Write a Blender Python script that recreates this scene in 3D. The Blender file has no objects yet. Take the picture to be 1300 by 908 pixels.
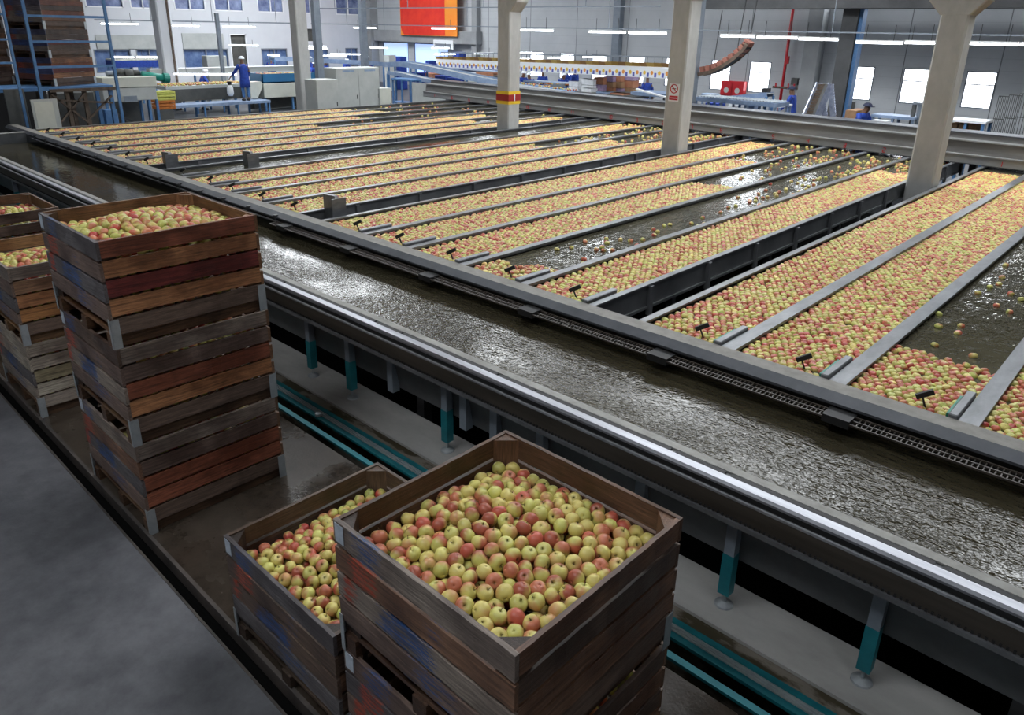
import bpy, bmesh, math, random
import numpy as np
from mathutils import Vector, Matrix
random.seed(7); RNG = np.random.default_rng(11)
SC = bpy.context.scene
COL = SC.collection

# ------------------------------------------------------------------ camera
YAW, PITCH, ROLL, FPX, CY = -0.748989, -0.363547, 0.0187679, 943.335, 395.562
CAMP = Vector((0, 0, 3.5))
FW = Vector((math.sin(YAW)*math.cos(PITCH), math.cos(YAW)*math.cos(PITCH), math.sin(PITCH)))
_r = Vector((math.cos(YAW), -math.sin(YAW), 0)); _u = _r.cross(FW)
RT = _r*math.cos(ROLL) + _u*math.sin(ROLL)
UP = _u*math.cos(ROLL) - _r*math.sin(ROLL)
def at(px, py, axis, v):
    """world point where the sight line of a photo pixel meets the plane axis=v (survey helper)"""
    d = FW + RT*((px-650)/FPX) - UP*((py-CY)/FPX)
    return CAMP + d*((v-CAMP[axis])/d[axis])
def pxof(p):
    d = Vector(p)-CAMP; k = d.dot(FW)
    return 650+FPX*d.dot(RT)/k, CY-FPX*d.dot(UP)/k, k
cam = bpy.data.cameras.new('camera'); camo = bpy.data.objects.new('camera', cam); COL.objects.link(camo)
M = Matrix((RT, UP, -FW)).transposed().to_4x4(); M.translation = CAMP
camo.matrix_world = M
cam.sensor_width = 36; cam.lens = FPX/1300*36; cam.shift_y = -(454-CY)/1300
cam.clip_start = 0.05; cam.clip_end = 400
SC.camera = camo

# ------------------------------------------------------------------ materials
def mat(name, col=(.5,.5,.5), rough=.6, metal=0, spec=.5):
    m = bpy.data.materials.new(name); m.use_nodes = True
    b = m.node_tree.nodes['Principled BSDF']
    b.inputs['Base Color'].default_value = (*col, 1); b.inputs['Roughness'].default_value = rough
    b.inputs['Metallic'].default_value = metal; b.inputs['Specular IOR Level'].default_value = spec
    return m
def N(m, t, **kw):
    n = m.node_tree.nodes.new(t)
    for k, v in kw.items():
        if k in n.inputs: n.inputs[k].default_value = v
        else: setattr(n, k, v)
    return n
def L(m, a, b): m.node_tree.links.new(a, b)
def bsdf(m): return m.node_tree.nodes['Principled BSDF']
def coords(m, scale=(1,1,1), kind='Object'):
    tc = N(m, 'ShaderNodeTexCoord'); mp = N(m, 'ShaderNodeMapping'); mp.inputs['Scale'].default_value = scale
    L(m, tc.outputs[kind], mp.inputs[0]); return mp.outputs[0]
def noise(m, vec, scale=5, detail=4, rough=.6):
    n = N(m, 'ShaderNodeTexNoise'); n.inputs['Scale'].default_value = scale
    n.inputs['Detail'].default_value = detail; n.inputs['Roughness'].default_value = rough
    L(m, vec, n.inputs['Vector']); return n.outputs['Fac']
def ramp(m, fac, stops):
    r = N(m, 'ShaderNodeValToRGB'); e = r.color_ramp.elements
    while len(e) < len(stops): e.new(.5)
    for i, (p, c) in enumerate(stops):
        e[i].position = p; e[i].color = (*c, 1) if len(c) == 3 else c
    L(m, fac, r.inputs[0]); return r.outputs[0]
def bump(m, h, strength=.3, dist=.01):
    b = N(m, 'ShaderNodeBump'); b.inputs['Strength'].default_value = strength; b.inputs['Distance'].default_value = dist
    L(m, h, b.inputs['Height']); L(m, b.outputs[0], bsdf(m).inputs['Normal'])
def mixc(m, fac, a, b, mode='MIX'):
    x = N(m, 'ShaderNodeMix', data_type='RGBA', blend_type=mode)
    for v, i in ((fac, 0), (a, 6), (b, 7)):
        if hasattr(v, 'is_linked'): L(m, v, x.inputs[i])
        else: x.inputs[i].default_value = v if i == 0 else (*v, 1)
    return x.outputs[2]
def mottled(name, c1, c2, scale=3, rough=.6, metal=0, bmp=.1, sc=(1,1,1), spec=.5, r2=None):
    m = mat(name, c1, rough, metal, spec); v = coords(m, sc)
    f = noise(m, v, scale, 6, .65)
    L(m, ramp(m, f, [(.3, c1), (.7, c2)]), bsdf(m).inputs['Base Color'])
    if r2 is not None: L(m, ramp(m, f, [(.35, (rough,)*3), (.65, (r2,)*3)]), bsdf(m).inputs['Roughness'])
    if bmp: bump(m, noise(m, v, scale*8, 4), bmp, .01)
    return m
def emis(name, col, s):
    m = mat(name, col); b = bsdf(m); b.inputs['Emission Color'].default_value = (*col, 1); b.inputs['Emission Strength'].default_value = s
    return m

MT = {}
MT['concrete_pillar'] = mottled('pillar concrete', (.36,.36,.35), (.50,.50,.485), 2.5, .85, bmp=.25, sc=(1,1,.5))
MT['concrete_grey'] = mottled('grey concrete', (.24,.25,.26), (.34,.35,.36), 1.2, .85, bmp=.1)
MT['floor_hall'] = mottled('hall floor', (.045,.05,.058), (.09,.095,.105), .7, .55, bmp=.08)
MT['plinth'] = mottled('pale wet concrete plinth', (.26,.255,.245), (.46,.455,.44), 1.6, .6, bmp=.1, sc=(.5,1,1), r2=.35)
MT['edge_steel'] = mottled('gutter edge', (.035,.033,.033), (.12,.10,.09), 5, .55, .3)
MT['black_pit'] = mat('dark pit', (.004,.004,.004), .95, spec=.05)
MT['galv'] = mottled('galvanised steel', (.30,.33,.36), (.45,.48,.50), 9, .45, .5, bmp=.05)
MT['rail_bright'] = mottled('bright steel rail', (.20,.205,.225), (.40,.41,.45), 3, .36, .8, bmp=.0, sc=(.3,4,1))
MT['steel_dark'] = mottled('dark wet steel', (.030,.032,.036), (.075,.076,.08), 2.2, .4, .35, bmp=.05, sc=(.4,1,2))
MT['steel_brown'] = mottled('brown stained steel', (.028,.024,.020), (.085,.074,.062), 2.2, .42, .3, bmp=.05, sc=(.3,1,3))
MT['steel_mid'] = mottled('grey divider steel', (.13,.135,.145), (.24,.25,.265), 7, .38, .5, bmp=.08, sc=(1,.4,1))
MT['steel_panel'] = mottled('grey tank side steel', (.06,.065,.07), (.13,.135,.145), 1.6, .45, .3, bmp=.05)
MT['tank_side'] = mottled('grey tank outer sheet', (.095,.10,.108), (.19,.195,.205), 1.6, .45, .3, bmp=.05); MT['beam_top'] = mottled('dusty beam top', (.17,.16,.145), (.255,.245,.225), 8, .7, .1, bmp=.12)
MT['beam_face'] = mottled('slate beam face', (.055,.060,.070), (.095,.10,.115), 3, .45, .3, bmp=.03)
MT['lip'] = mottled('grey canal lip', (.20,.195,.18), (.36,.355,.33), 6, .65, .1, bmp=.08)
MT['teal'] = mottled('teal painted steel', (.006,.12,.15), (.015,.20,.235), 6, .45, .1, bmp=.05)
MT['rack_blue'] = mottled('blue painted steel', (.055,.15,.33), (.11,.24,.46), 6, .5, .1, bmp=.03)
MT['pale_blue'] = mottled('pale blue steel', (.17,.25,.40), (.30,.38,.52), 4, .45, .2, bmp=.03)
MT['slate_post'] = mottled('slate steel post', (.17,.20,.24), (.24,.275,.32), 4, .5, .2, bmp=.03)
MT['cream'] = mottled('cream machine panel', (.50,.51,.45), (.60,.61,.54), 2, .5, bmp=.02)
MT['panel_grey'] = mottled('light grey machine panel', (.38,.40,.39), (.47,.49,.475), 2, .5, bmp=.02)
MT['hood'] = mottled('dark machine side', (.05,.055,.055), (.10,.10,.095), 2, .6, bmp=.03)
MT['royal'] = mottled('royal blue cloth', (.008,.03,.22), (.016,.06,.36), 12, .8, bmp=.1)
MT['jeans'] = mottled('washed blue trousers', (.05,.14,.33), (.09,.22,.46), 12, .85, bmp=.1)
MT['skin'] = mat('brown skin', (.17,.085,.05), .55)
MT['cap_white'] = mat('white cap cloth', (.78,.80,.84), .8)
MT['cap_dark'] = mat('dark cap cloth', (.02,.025,.06), .8)
MT['shoe'] = mat('dark shoe', (.02,.02,.02), .6)
MT['white_paint'] = mottled('white painted wall', (.56,.58,.62), (.64,.66,.69), .6, .8, bmp=.02)
MT['white_plain'] = mat('white plastic', (.8,.82,.84), .5)
MT['green'] = mat('green cover', (.01,.22,.17), .5)
MT['red'] = mottled('red paint', (.42,.012,.02), (.55,.02,.03), 4, .4)
MT['chain'] = mottled('wet brown chain', (.012,.009,.007), (.07,.055,.045), 14, .5, .0); MT['rust'] = mottled('rusty steel', (.06,.04,.03), (.16,.12,.09), 6, .8)
MT['tube_on'] = emis('lit fluorescent tube', (.92,.95,1), 9)
MT['black'] = mat('black rubber', (.012,.012,.013), .6)
MT['carton'] = mottled('brown carton board', (.30,.17,.085), (.42,.25,.14), 4, .8)
MT['crate_yellow'] = mottled('yellow plastic', (.48,.50,.08), (.62,.62,.16), 8, .6)
MT['crate_orange'] = mottled('orange plastic', (.42,.12,.02), (.58,.19,.03), 8, .6)
MT['label_tag'] = mottled('pale metal tag', (.42,.47,.54), (.60,.66,.74), 30, .45, .3)
MT['shiny'] = mottled('shiny incline steel', (.35,.4,.55), (.75,.8,.95), 8, .25, .7)
MT['door_dark'] = mottled('dark opening', (.05,.05,.045), (.10,.10,.09), 2, .7)
MT['blue_glass'] = mottled('blue dim glazing', (.05,.09,.22), (.16,.24,.42), 2.5, .2, 0, bmp=0)

# grey sheeted wall with vertical seams
def siding(name, c1, c2, axis, pitch=3.2):
    m = mottled(name, c1, c2, .35, .8, bmp=0)
    tc = N(m, 'ShaderNodeTexCoord'); sp = N(m, 'ShaderNodeSeparateXYZ'); L(m, tc.outputs['Object'], sp.inputs[0])
    def line(out, p, w):
        d = N(m, 'ShaderNodeMath', operation='DIVIDE'); L(m, out, d.inputs[0]); d.inputs[1].default_value = p
        f = N(m, 'ShaderNodeMath', operation='FRACT'); L(m, d.outputs[0], f.inputs[0])
        c = N(m, 'ShaderNodeMath', operation='LESS_THAN'); L(m, f.outputs[0], c.inputs[0]); c.inputs[1].default_value = w
        return c.outputs[0]
    a = line(sp.outputs[axis], pitch, .03/pitch*1.2); b = line(sp.outputs[2], .4, .04)
    src = bsdf(m).inputs['Base Color'].links[0].from_socket
    c = mixc(m, a, src, tuple(x*.45 for x in c1))
    bm_ = N(m, 'ShaderNodeMath', operation='MULTIPLY'); L(m, b, bm_.inputs[0]); bm_.inputs[1].default_value = .22
    c = mixc(m, bm_.outputs[0], c, tuple(x*.5 for x in c1)); L(m, c, bsdf(m).inputs['Base Color'])
    return m
MT['wall_sheet'] = siding('grey block wall', (.40,.42,.445), (.52,.54,.56), 0)

# wood: vertex colour tint x stretched grain, worn paint from a second vertex colour
def wood(name, stretch):
    m = mat(name, (.2,.1,.05), .55)
    a = N(m, 'ShaderNodeAttribute', attribute_name='Col'); p = N(m, 'ShaderNodeAttribute', attribute_name='Paint')
    g = noise(m, coords(m, stretch), 9, 8, .7); g2 = noise(m, coords(m, (1,1,1)), 2.2, 4, .6)
    gr = ramp(m, g, [(.28, (.20,.18,.17)), (.5, (.78,.76,.75)), (.75, (1.45,1.42,1.4))])
    c = mixc(m, 1., a.outputs['Color'], gr, 'MULTIPLY')
    st = ramp(m, g2, [(.38, (.36,.28,.27)), (.62, (1.15,1.10,1.06))])
    c = mixc(m, .85, c, st, 'MULTIPLY')
    w = noise(m, coords(m, tuple(s*1.2 for s in stretch)), 12, 6, .75)
    add = N(m, 'ShaderNodeMath', operation='ADD'); L(m, w, add.inputs[0]); L(m, p.outputs['Alpha'], add.inputs[1])
    mk = ramp(m, add.outputs[0], [(.98, (0,0,0)), (1.12, (1,1,1))])
    bw = N(m, 'ShaderNodeRGBToBW'); L(m, mk, bw.inputs[0])
    pc = mixc(m, 1., p.outputs['Color'], gr, 'MULTIPLY')
    c = mixc(m, bw.outputs[0], c, pc)
    L(m, c, bsdf(m).inputs['Base Color']); bump(m, g, .5, .006)
    L(m, ramp(m, g2, [(.35, (.35,)*3), (.65, (.7,)*3)]), bsdf(m).inputs['Roughness'])
    return m
MT['wood_x'] = wood('weathered board along length', (.5, 9, 9))
MT['wood_y'] = wood('weathered board along width', (9, .5, 9))
MT['wood_z'] = wood('weathered post', (9, 9, .6))

# apples: vertex colour x speckle
def apple_mat():
    m = mat('apple skin', (.5,.5,.2), .33, spec=.45)
    a = N(m, 'ShaderNodeAttribute', attribute_name='Col')
    f = noise(m, coords(m, (1,1,1)), 160, 2, .5)
    c = mixc(m, .5, a.outputs['Color'], ramp(m, f, [(.3, (.72,.72,.72)), (.7, (1.2,1.18,1.12))]), 'MULTIPLY')
    L(m, c, bsdf(m).inputs['Base Color']); return m
MT['apple'] = apple_mat()
MT['stem'] = mat('brown stem', (.08,.045,.02), .8)

def water(name, c, rough, scale, strength, sx=(1,1,1), dist=.03, fine=True, zone=None):
    m = mat(name, c, rough, 0, .5); b = bsdf(m); b.inputs['IOR'].default_value = 1.33
    v = coords(m, sx)
    n1 = noise(m, v, scale, 3, .55); n2 = noise(m, v, scale*3.1, 2, .5)
    ad = N(m, 'ShaderNodeMath', operation='MULTIPLY_ADD'); L(m, n2, ad.inputs[0]); ad.inputs[1].default_value = .35; L(m, n1, ad.inputs[2])
    bp = N(m, 'ShaderNodeBump'); bp.inputs['Distance'].default_value = dist; bp.inputs['Strength'].default_value = strength
    L(m, ad.outputs[0], bp.inputs['Height']); L(m, bp.outputs[0], b.inputs['Normal'])
    if zone: zone(m, bp)
    cn = noise(m, coords(m), .6, 3, .5)
    L(m, ramp(m, cn, [(.3, tuple(x*.75 for x in c)), (.7, tuple(x*1.25 for x in c))]), b.inputs['Base Color'])
    return m
def canal_zone(m, bp):       # the current gets livelier downstream
    tc = N(m, 'ShaderNodeTexCoord'); sp = N(m, 'ShaderNodeSeparateXYZ'); L(m, tc.outputs['Object'], sp.inputs[0])
    mr = N(m, 'ShaderNodeMapRange'); L(m, sp.outputs[0], mr.inputs[0])
    mr.inputs[1].default_value = -3.0; mr.inputs[2].default_value = 1.5; mr.inputs[3].default_value = .15; mr.inputs[4].default_value = .75
    pn = noise(m, coords(m, (.8,1.4,1)), 1.3, 2, .5); pr = N(m, 'ShaderNodeMapRange'); L(m, pn, pr.inputs[0])
    pr.inputs[1].default_value = .35; pr.inputs[2].default_value = .62; pr.inputs[3].default_value = .35; pr.inputs[4].default_value = 1.25
    mu = N(m, 'ShaderNodeMath', operation='MULTIPLY'); L(m, mr.outputs[0], mu.inputs[0]); L(m, pr.outputs[0], mu.inputs[1])
    L(m, mu.outputs[0], bp.inputs['Strength'])
MT['canal'] = water('murky flowing water', (.042,.036,.022), .03, 8, 1, (1,1.5,1), .022, zone=canal_zone)
MT['pool'] = water('murky still water', (.070,.064,.043), .03, 5, .62, (1.4,.6,1), .022)
def wetfloor():
    m = mat('wet brown floor', (.05,.035,.025), .3); v = coords(m)
    f = noise(m, v, 1.1, 5, .6); f2 = noise(m, v, 7, 5, .7)
    c = mixc(m, .5, ramp(m, f, [(.3, (.020,.014,.010)), (.7, (.055,.042,.031))]), ramp(m, f2, [(.3, (.014,.010,.007)), (.75, (.075,.06,.047))]))
    L(m, c, bsdf(m).inputs['Base Color'])
    L(m, ramp(m, f, [(.42, (.10,)*3), (.6, (.42,)*3)]), bsdf(m).inputs['Roughness'])
    bump(m, noise(m, v, 45, 3), .25, .006); return m
MT['wet'] = wetfloor(); MT['concrete_dark'] = mottled('dark stained concrete', (.045,.047,.05), (.085,.088,.092), 1.2, .85, bmp=.1)
def dryfloor():
    m = mat('worn grey concrete floor', (.1,.1,.11), .5); v = coords(m)
    f = noise(m, v, .9, 6, .62); f2 = noise(m, v, 4.5, 7, .7)
    c = mixc(m, .45, ramp(m, f, [(.3, (.050,.054,.064)), (.7, (.115,.117,.130))]), ramp(m, f2, [(.3, (.045,.045,.052)), (.72, (.20,.20,.21))]))
    L(m, c, bsdf(m).inputs['Base Color'])
    L(m, ramp(m, f, [(.35, (.3,)*3), (.65, (.6,)*3)]), bsdf(m).inputs['Roughness'])
    bump(m, noise(m, v, 30, 5), .2, .006); return m
MT['dry'] = dryfloor()
def plinth_strip():
    m = mat('damp strip with moss', (.1,.09,.06), .6); v = coords(m, (.6,1.6,1))
    f = noise(m, v, 3.4, 5, .6)
    L(m, ramp(m, f, [(.47, (.045,.035,.018)), (.53, (.17,.15,.125))]), bsdf(m).inputs['Base Color']); return m
MT['strip'] = plinth_strip()

# ------------------------------------------------------------------ mesh builder
class MB:
    def __init__(s): s.v = []; s.f = []; s.c = []; s.p = []
    def add(s, vs, fs, col=(1,1,1), paint=None):
        o = len(s.v); s.v += [tuple(v) for v in vs]; s.f += [tuple(i+o for i in f) for f in fs]
        s.c += [col]*len(vs) if not isinstance(col, list) else col
        s.p += paint if paint else [(0,0,0,0)]*len(vs); return s
    def box(s, a, b, col=(1,1,1)):
        x0,y0,z0 = [min(a[i],b[i]) for i in range(3)]; x1,y1,z1 = [max(a[i],b[i]) for i in range(3)]
        return s.add([(x0,y0,z0),(x1,y0,z0),(x1,y1,z0),(x0,y1,z0),(x0,y0,z1),(x1,y0,z1),(x1,y1,z1),(x0,y1,z1)],
                     [(0,3,2,1),(4,5,6,7),(0,1,5,4),(1,2,6,5),(2,3,7,6),(3,0,4,7)], col)
    def bar(s, p0, p1, w=.05, h=None, up=(0,0,1), col=(1,1,1)):
        h = h or w; p0 = Vector(p0); p1 = Vector(p1); d = (p1-p0).normalized(); u = Vector(up)
        if abs(d.dot(u)) > .98: u = Vector((1,0,0))
        r = d.cross(u).normalized()*w/2; u = r.cross(d).normalized()*h/2
        q = [p+a*r+b*u for p in (p0,p1) for a,b in ((-1,-1),(1,-1),(1,1),(-1,1))]
        return s.add(q, [(0,1,2,3),(7,6,5,4),(0,4,5,1),(1,5,6,2),(2,6,7,3),(3,7,4,0)], col)
    def tube(s, pts, rad, n=10, cap=True, col=(1,1,1)):
        pts = [Vector(p) for p in pts]; rad = rad if isinstance(rad, (list,tuple)) else [rad]*len(pts)
        vs = []; fs = []
        for i, p in enumerate(pts):
            d = (pts[min(i+1,len(pts)-1)]-pts[max(i-1,0)]).normalized(); u = Vector((0,0,1)) if abs(d.z) < .9 else Vector((1,0,0))
            r = d.cross(u).normalized(); u2 = r.cross(d)
            for k in range(n):
                a = 2*math.pi*k/n; vs.append(p + (r*math.cos(a)+u2*math.sin(a))*rad[i])
        for i in range(len(pts)-1):
            for k in range(n): fs.append((i*n+k, i*n+(k+1)%n, (i+1)*n+(k+1)%n, (i+1)*n+k))
        if cap: fs.append(tuple(range(n-1,-1,-1))); fs.append(tuple((len(pts)-1)*n+k for k in range(n)))
        return s.add(vs, fs, col)
    def prism(s, poly, axis, a, b, col=(1,1,1)):
        """poly: 2D points in the two remaining axes (in xyz order), extruded along axis from a to b"""
        n = len(poly); vs = []
        for t in (a, b):
            for p in poly: q = list(p); q.insert(axis, t); vs.append(tuple(q))
        fs = [tuple(range(n)), tuple(range(2*n-1, n-1, -1))] + [(i, (i+1)%n, n+(i+1)%n, n+i) for i in range(n)]
        return s.add(vs, fs, col)
    def build(s, name, m, parent=None, smooth=False, bevel=0, origin=None):
        v = np.array(s.v, dtype=float)
        if parent is not None: off = np.array(parent_world(parent))
        elif origin is not None: off = np.array(origin, float)
        else: off = np.array([(v[:,0].min()+v[:,0].max())/2, (v[:,1].min()+v[:,1].max())/2, v[:,2].min()])
        me = bpy.data.meshes.new(name); me.from_pydata((v-off).tolist(), [], s.f); me.materials.append(m)
        bm = bmesh.new(); bm.from_mesh(me); bmesh.ops.recalc_face_normals(bm, faces=bm.faces); bm.to_mesh(me); bm.free()
        if any(c != (1,1,1) for c in s.c) or any(p[3] for p in s.p):
            a = me.color_attributes.new('Col', 'FLOAT_COLOR', 'POINT'); a.data.foreach_set('color', np.array([(*c[:3],1) for c in s.c], float).ravel())
            a = me.color_attributes.new('Paint', 'FLOAT_COLOR', 'POINT'); a.data.foreach_set('color', np.array(s.p, float).ravel())
        if smooth: me.polygons.foreach_set('use_smooth', [True]*len(me.polygons))
        o = bpy.data.objects.new(name, me); COL.objects.link(o)
        if bevel:
            bv = o.modifiers.new('bevel', 'BEVEL'); bv.width = bevel; bv.segments = 1; bv.limit_method = 'ANGLE'
        if parent is not None: o.parent = parent
        else: o.location = off
        return o
def parent_world(p):
    v = Vector((0,0,0))
    while p is not None: v += p.location; p = p.parent
    return tuple(v)
def tag(o, label=None, cat=None, group=None, kind=None):
    if label: o['label'] = label
    if cat: o['category'] = cat
    if group: o['group'] = group
    if kind: o['kind'] = kind
    return o
def thing(name, loc, label, cat, group=None):
    o = bpy.data.objects.new(name, None); COL.objects.link(o); o.location = loc; o.empty_display_size = .1
    return tag(o, label, cat, group)
def struct(o): o['kind'] = 'structure'; return o
def copy_tree(o, parent=None):
    c = o.copy(); COL.objects.link(c); c.parent = parent
    for ch in list(o.children): copy_tree(ch, c)
    return c

# ================================================================== room shell
XW, YW, XE, YS, ZC = -43.0, 32.0, 12.0, -7.0, 9.0
def plane_box(name, a, b, m): return struct(MB().box(a, b).build(name, m))
# floors: foreground hall floor, wet strip, hall floor beyond
plane_box('floor_foreground', (XW,YS,-1.2), (XE,1.37,0), MT['dry'])
plane_box('floor_wet_strip', (XW,1.49,-1.2), (XE,3.10,0), MT['wet'])
plane_box('floor_plinth', (XW,3.60,-1.2), (XE,4.04,0), MT['plinth'])
plane_box('floor_damp_strip', (XW,3.48,-1.2), (XE,3.585,-.01), MT['strip'])
plane_box('floor_slot', (XW,3.10,-1.2), (XE,3.48,-.45), MT['black_pit'])
plane_box('floor_pit', (-21.75,4.04,-1.2), (XE,20.6,-.9), MT['black_pit'])
plane_box('floor_hall', (XW,20.6,-1.2), (XE,YW,0), MT['floor_hall'])
plane_box('floor_hall_left', (XW,4.04,-1.2), (-21.75,20.6,0), MT['floor_hall'])
# floor gutter between dry floor and wet strip
g = struct(MB().box((XW,1.37,-1.2),(XE,1.49,-.09)).build('trim_1', MT['black_pit']))
g = struct(MB().box((XW,1.365,-.09),(XE,1.38,.004)).box((XW,1.475,-.09),(XE,1.50,.012)).build('trim_2', MT['edge_steel']))
def wall_with_holes(name, axis, pos, thick, a0, a1, z0, z1, holes, m):
    """wall in plane axis=pos, with rectangular openings (lo,hi,zlo,zhi) cut through"""
    mb = MB(); us = sorted({a0,a1}|{h[0] for h in holes}|{h[1] for h in holes}); zs = sorted({z0,z1}|{h[2] for h in holes}|{h[3] for h in holes})
    for i in range(len(us)-1):
        for j in range(len(zs)-1):
            u = (us[i]+us[i+1])/2; z = (zs[j]+zs[j+1])/2
            if any(h[0] < u < h[1] and h[2] < z < h[3] for h in holes): continue
            lo = [0,0,zs[j]]; hi = [0,0,zs[j+1]]; lo[axis] = pos; hi[axis] = pos+thick; lo[1-axis] = us[i]; hi[1-axis] = us[i+1]
            mb.box(lo, hi)
    return struct(mb.build(name, m, origin=(0,0,0)))
# back wall windows, surveyed from the photo on the wall plane
wins = []
for (a, b) in (((673,62),(687,75)), ((711,65),(725,77)), ((752,66),(770,78)), ((798,69),(816,82)), ((846,71),(862,84)),
               ((904,74),(918,111)), ((953,77),(974,115)), ((1079,85),(1104,128)), ((1148,88),(1173,132)), ((1228,92),(1259,139)), ((1330,98),(1366,148))):
    p = at(*a, 1, YW); q = at(*b, 1, YW); wins.append((p.x, q.x))
wins = [(x0, x0+.98, 1.08, 2.36) for x0, x1 in wins]
high = [(x, x+2.2, 5.5, 7.2) for x in (-25,)] + [(x, x+2.0, 4.6, 6.1) for x in (-16.6, -13.4, -10.2, -7.0, -3.8)] + [(x, x+1.6, 5.5, 7.0) for x in (-33.0, -29.5)]
low_open = [(-41.8,-39.2,.2,2.55), (-38.6,-35.4,.2,2.55)]
wall_with_holes('wall_back', 1, YW, .3, XW-.3, XE, -.2, ZC, wins+high+low_open, MT['wall_sheet'])
MT['sky'] = emis('bright daylight glazing', (.93,.96,1.0), 4.5)
MT['sky_high'] = emis('overcast light glazing', (.90,.95,1.0), 13)
MT['frame_dark'] = mat('window frame', (.12,.14,.18), .5)
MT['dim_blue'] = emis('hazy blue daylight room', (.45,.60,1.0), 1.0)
def window(i, x0, x1, z0, z1, glass, bars=1, frame='frame_dark'):
    fr = MB(); t = .035
    fr.box((x0,YW-.01,z0),(x0+t,YW+.05,z1)).box((x1-t,YW-.01,z0),(x1,YW+.05,z1)).box((x0,YW-.01,z0),(x1,YW+.05,z0+t)).box((x0,YW-.01,z1-t),(x1,YW+.05,z1))
    if bars: fr.box((x0,YW-.01,z0+(z1-z0)*.63),(x1,YW+.05,z0+(z1-z0)*.63+t))
    w = struct(fr.build('window_%d' % i, MT[frame]))
    MB().box((x0,YW+.06,z0),(x1,YW+.09,z1)).build('pane', glass, w); return w
for i, w in enumerate(wins): window(i+1, *w, MT['sky'])
for i, w in enumerate(high): window(i+20, *w, MT['sky_high'])
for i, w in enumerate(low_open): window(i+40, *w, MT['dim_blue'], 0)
# left wall: white, ribbon of upper windows, louvred panels, blue glazed ground floor
def lw(px, py): p = at(px, py, 0, XW); return p.y, p.z
up = []
for a, b in (((106,-8),(157,6)), ((163,-8),(197,8)), ((219,-8),(261,9)), ((270,-8),(309,10)), ((325,-8),(360,12)), ((379,-8),(407,14)), ((425,-8),(457,15))):
    y0, _ = lw(*a); y1, z = lw(*b); up.append((y0, y1, 4.15, 5.6))
blue = []
for a, b in (((118,62),(166,66)), ((172,62),(206,66)), ((232,62),(290,70)), ((331,60),(366,84)), ((392,60),(418,84)), ((438,58),(455,84))):
    y0, _ = lw(*a); y1, z = lw(*b); blue.append((y0, y1, 1.0, 2.15))
dk = [(lw(291,45)[0], lw(312,45)[0], 1.0, 2.95), (lw(382,32)[0], lw(401,52)[0], 2.5, 3.35)]
wall_with_holes('wall_left', 0, XW-.3, .3, YS, YW+.3, -.2, ZC, up+blue+dk, MT['white_paint'])
MT['upper_glass'] = mottled('dim office glazing', (.04,.06,.16), (.30,.36,.55), 1.4, .15, bmp=0)
for i, (lst, gm) in enumerate(((up, 'upper_glass'), (blue, 'blue_glass'), (dk, 'door_dark'))):
    for j, (y0,y1,z0,z1) in enumerate(lst):
        t = .06; f = MB()
        f.box((XW-.05,y0,z0),(XW+.01,y0+t,z1)).box((XW-.05,y1-t,z0),(XW+.01,y1,z1)).box((XW-.05,y0,z0),(XW+.01,y1,z0+t)).box((XW-.05,y0,z1-t),(XW+.01,y1,z1))
        if i < 2: f.box((XW-.05,(y0+y1)/2-.03,z0),(XW+.01,(y0+y1)/2+.03,z1))
        w = struct(f.build('window_%d' % (60+i*10+j), MT['slate_post'] if i == 1 else MT['white_plain']))
        MB().box((XW-.18,y0,z0),(XW-.12,y1,z1)).build('pane', MT[gm], w)
# recessed panels on the left wall
for j, (pa, pb) in enumerate((((120,44),(200,62)), ((230,42),(285,62)))):
    y0, z1 = lw(*pa); y1, z0 = lw(*pb)
    struct(MB().box((XW,y0,z0),(XW+.05,y1,z1)).build('trim_%d' % (5+j), MT['panel_grey'], bevel=.01))
plane_box('wall_right', (XE,YS,-1.2), (XE+.3,YW+.3,ZC), MT['wall_sheet'])
plane_box('wall_front', (XW-.3,YS-.3,-1.2), (XE+.3,YS,ZC), MT['wall_sheet'])
MT['ceil'] = mottled('dark roof sheeting', (.06,.062,.065), (.10,.10,.105), .5, .9, bmp=0)
SKY_AND_FILL = [(-29,-21.5,15.5,17.9), (-19.2,-12.6,15.5,17.9), (-11.6,-5.2,15.2,18.3), (-4.8,1.6,15.2,18.3), (-38,-31,18,26), (-20,-8,23.5,25), (-16,-10,6.3,7.5), (-30,-21,6,7.5), (-7,0,6.3,7.5), (-7,-1,-2.8,-1.2), (2,6,-1,0)]  # the strips over the front floor are added fill for the near crates
mb = MB(); xs = sorted({XW-.3,XE+.3}|{s[0] for s in SKY_AND_FILL}|{s[1] for s in SKY_AND_FILL}); ys = sorted({YS-.3,YW+.3}|{s[2] for s in SKY_AND_FILL}|{s[3] for s in SKY_AND_FILL})
for i in range(len(xs)-1):
    for j in range(len(ys)-1):
        x = (xs[i]+xs[i+1])/2; y = (ys[j]+ys[j+1])/2
        if any(s[0] < x < s[1] and s[2] < y < s[3] for s in SKY_AND_FILL): continue
        mb.box((xs[i],ys[j],ZC),(xs[i+1],ys[j+1],ZC+.2))
struct(mb.build('ceiling', MT['ceil']))
MT['skylight_and_fill'] = emis('skylight glazing', (.93,.97,1.0), 14.0)
for i, s in enumerate(SKY_AND_FILL):
    fr = MB()
    for k in range(5): x = s[0]+(s[1]-s[0])*k/4; fr.box((x-.05,s[2],ZC-.08),(x+.05,s[3],ZC))
    w = struct(fr.build('window_%d' % (90+i), MT['frame_dark']))
    MB().box((s[0],s[2],ZC+.1),(s[1],s[3],ZC+.14)).build('pane', MT['skylight_and_fill'], w)

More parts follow.
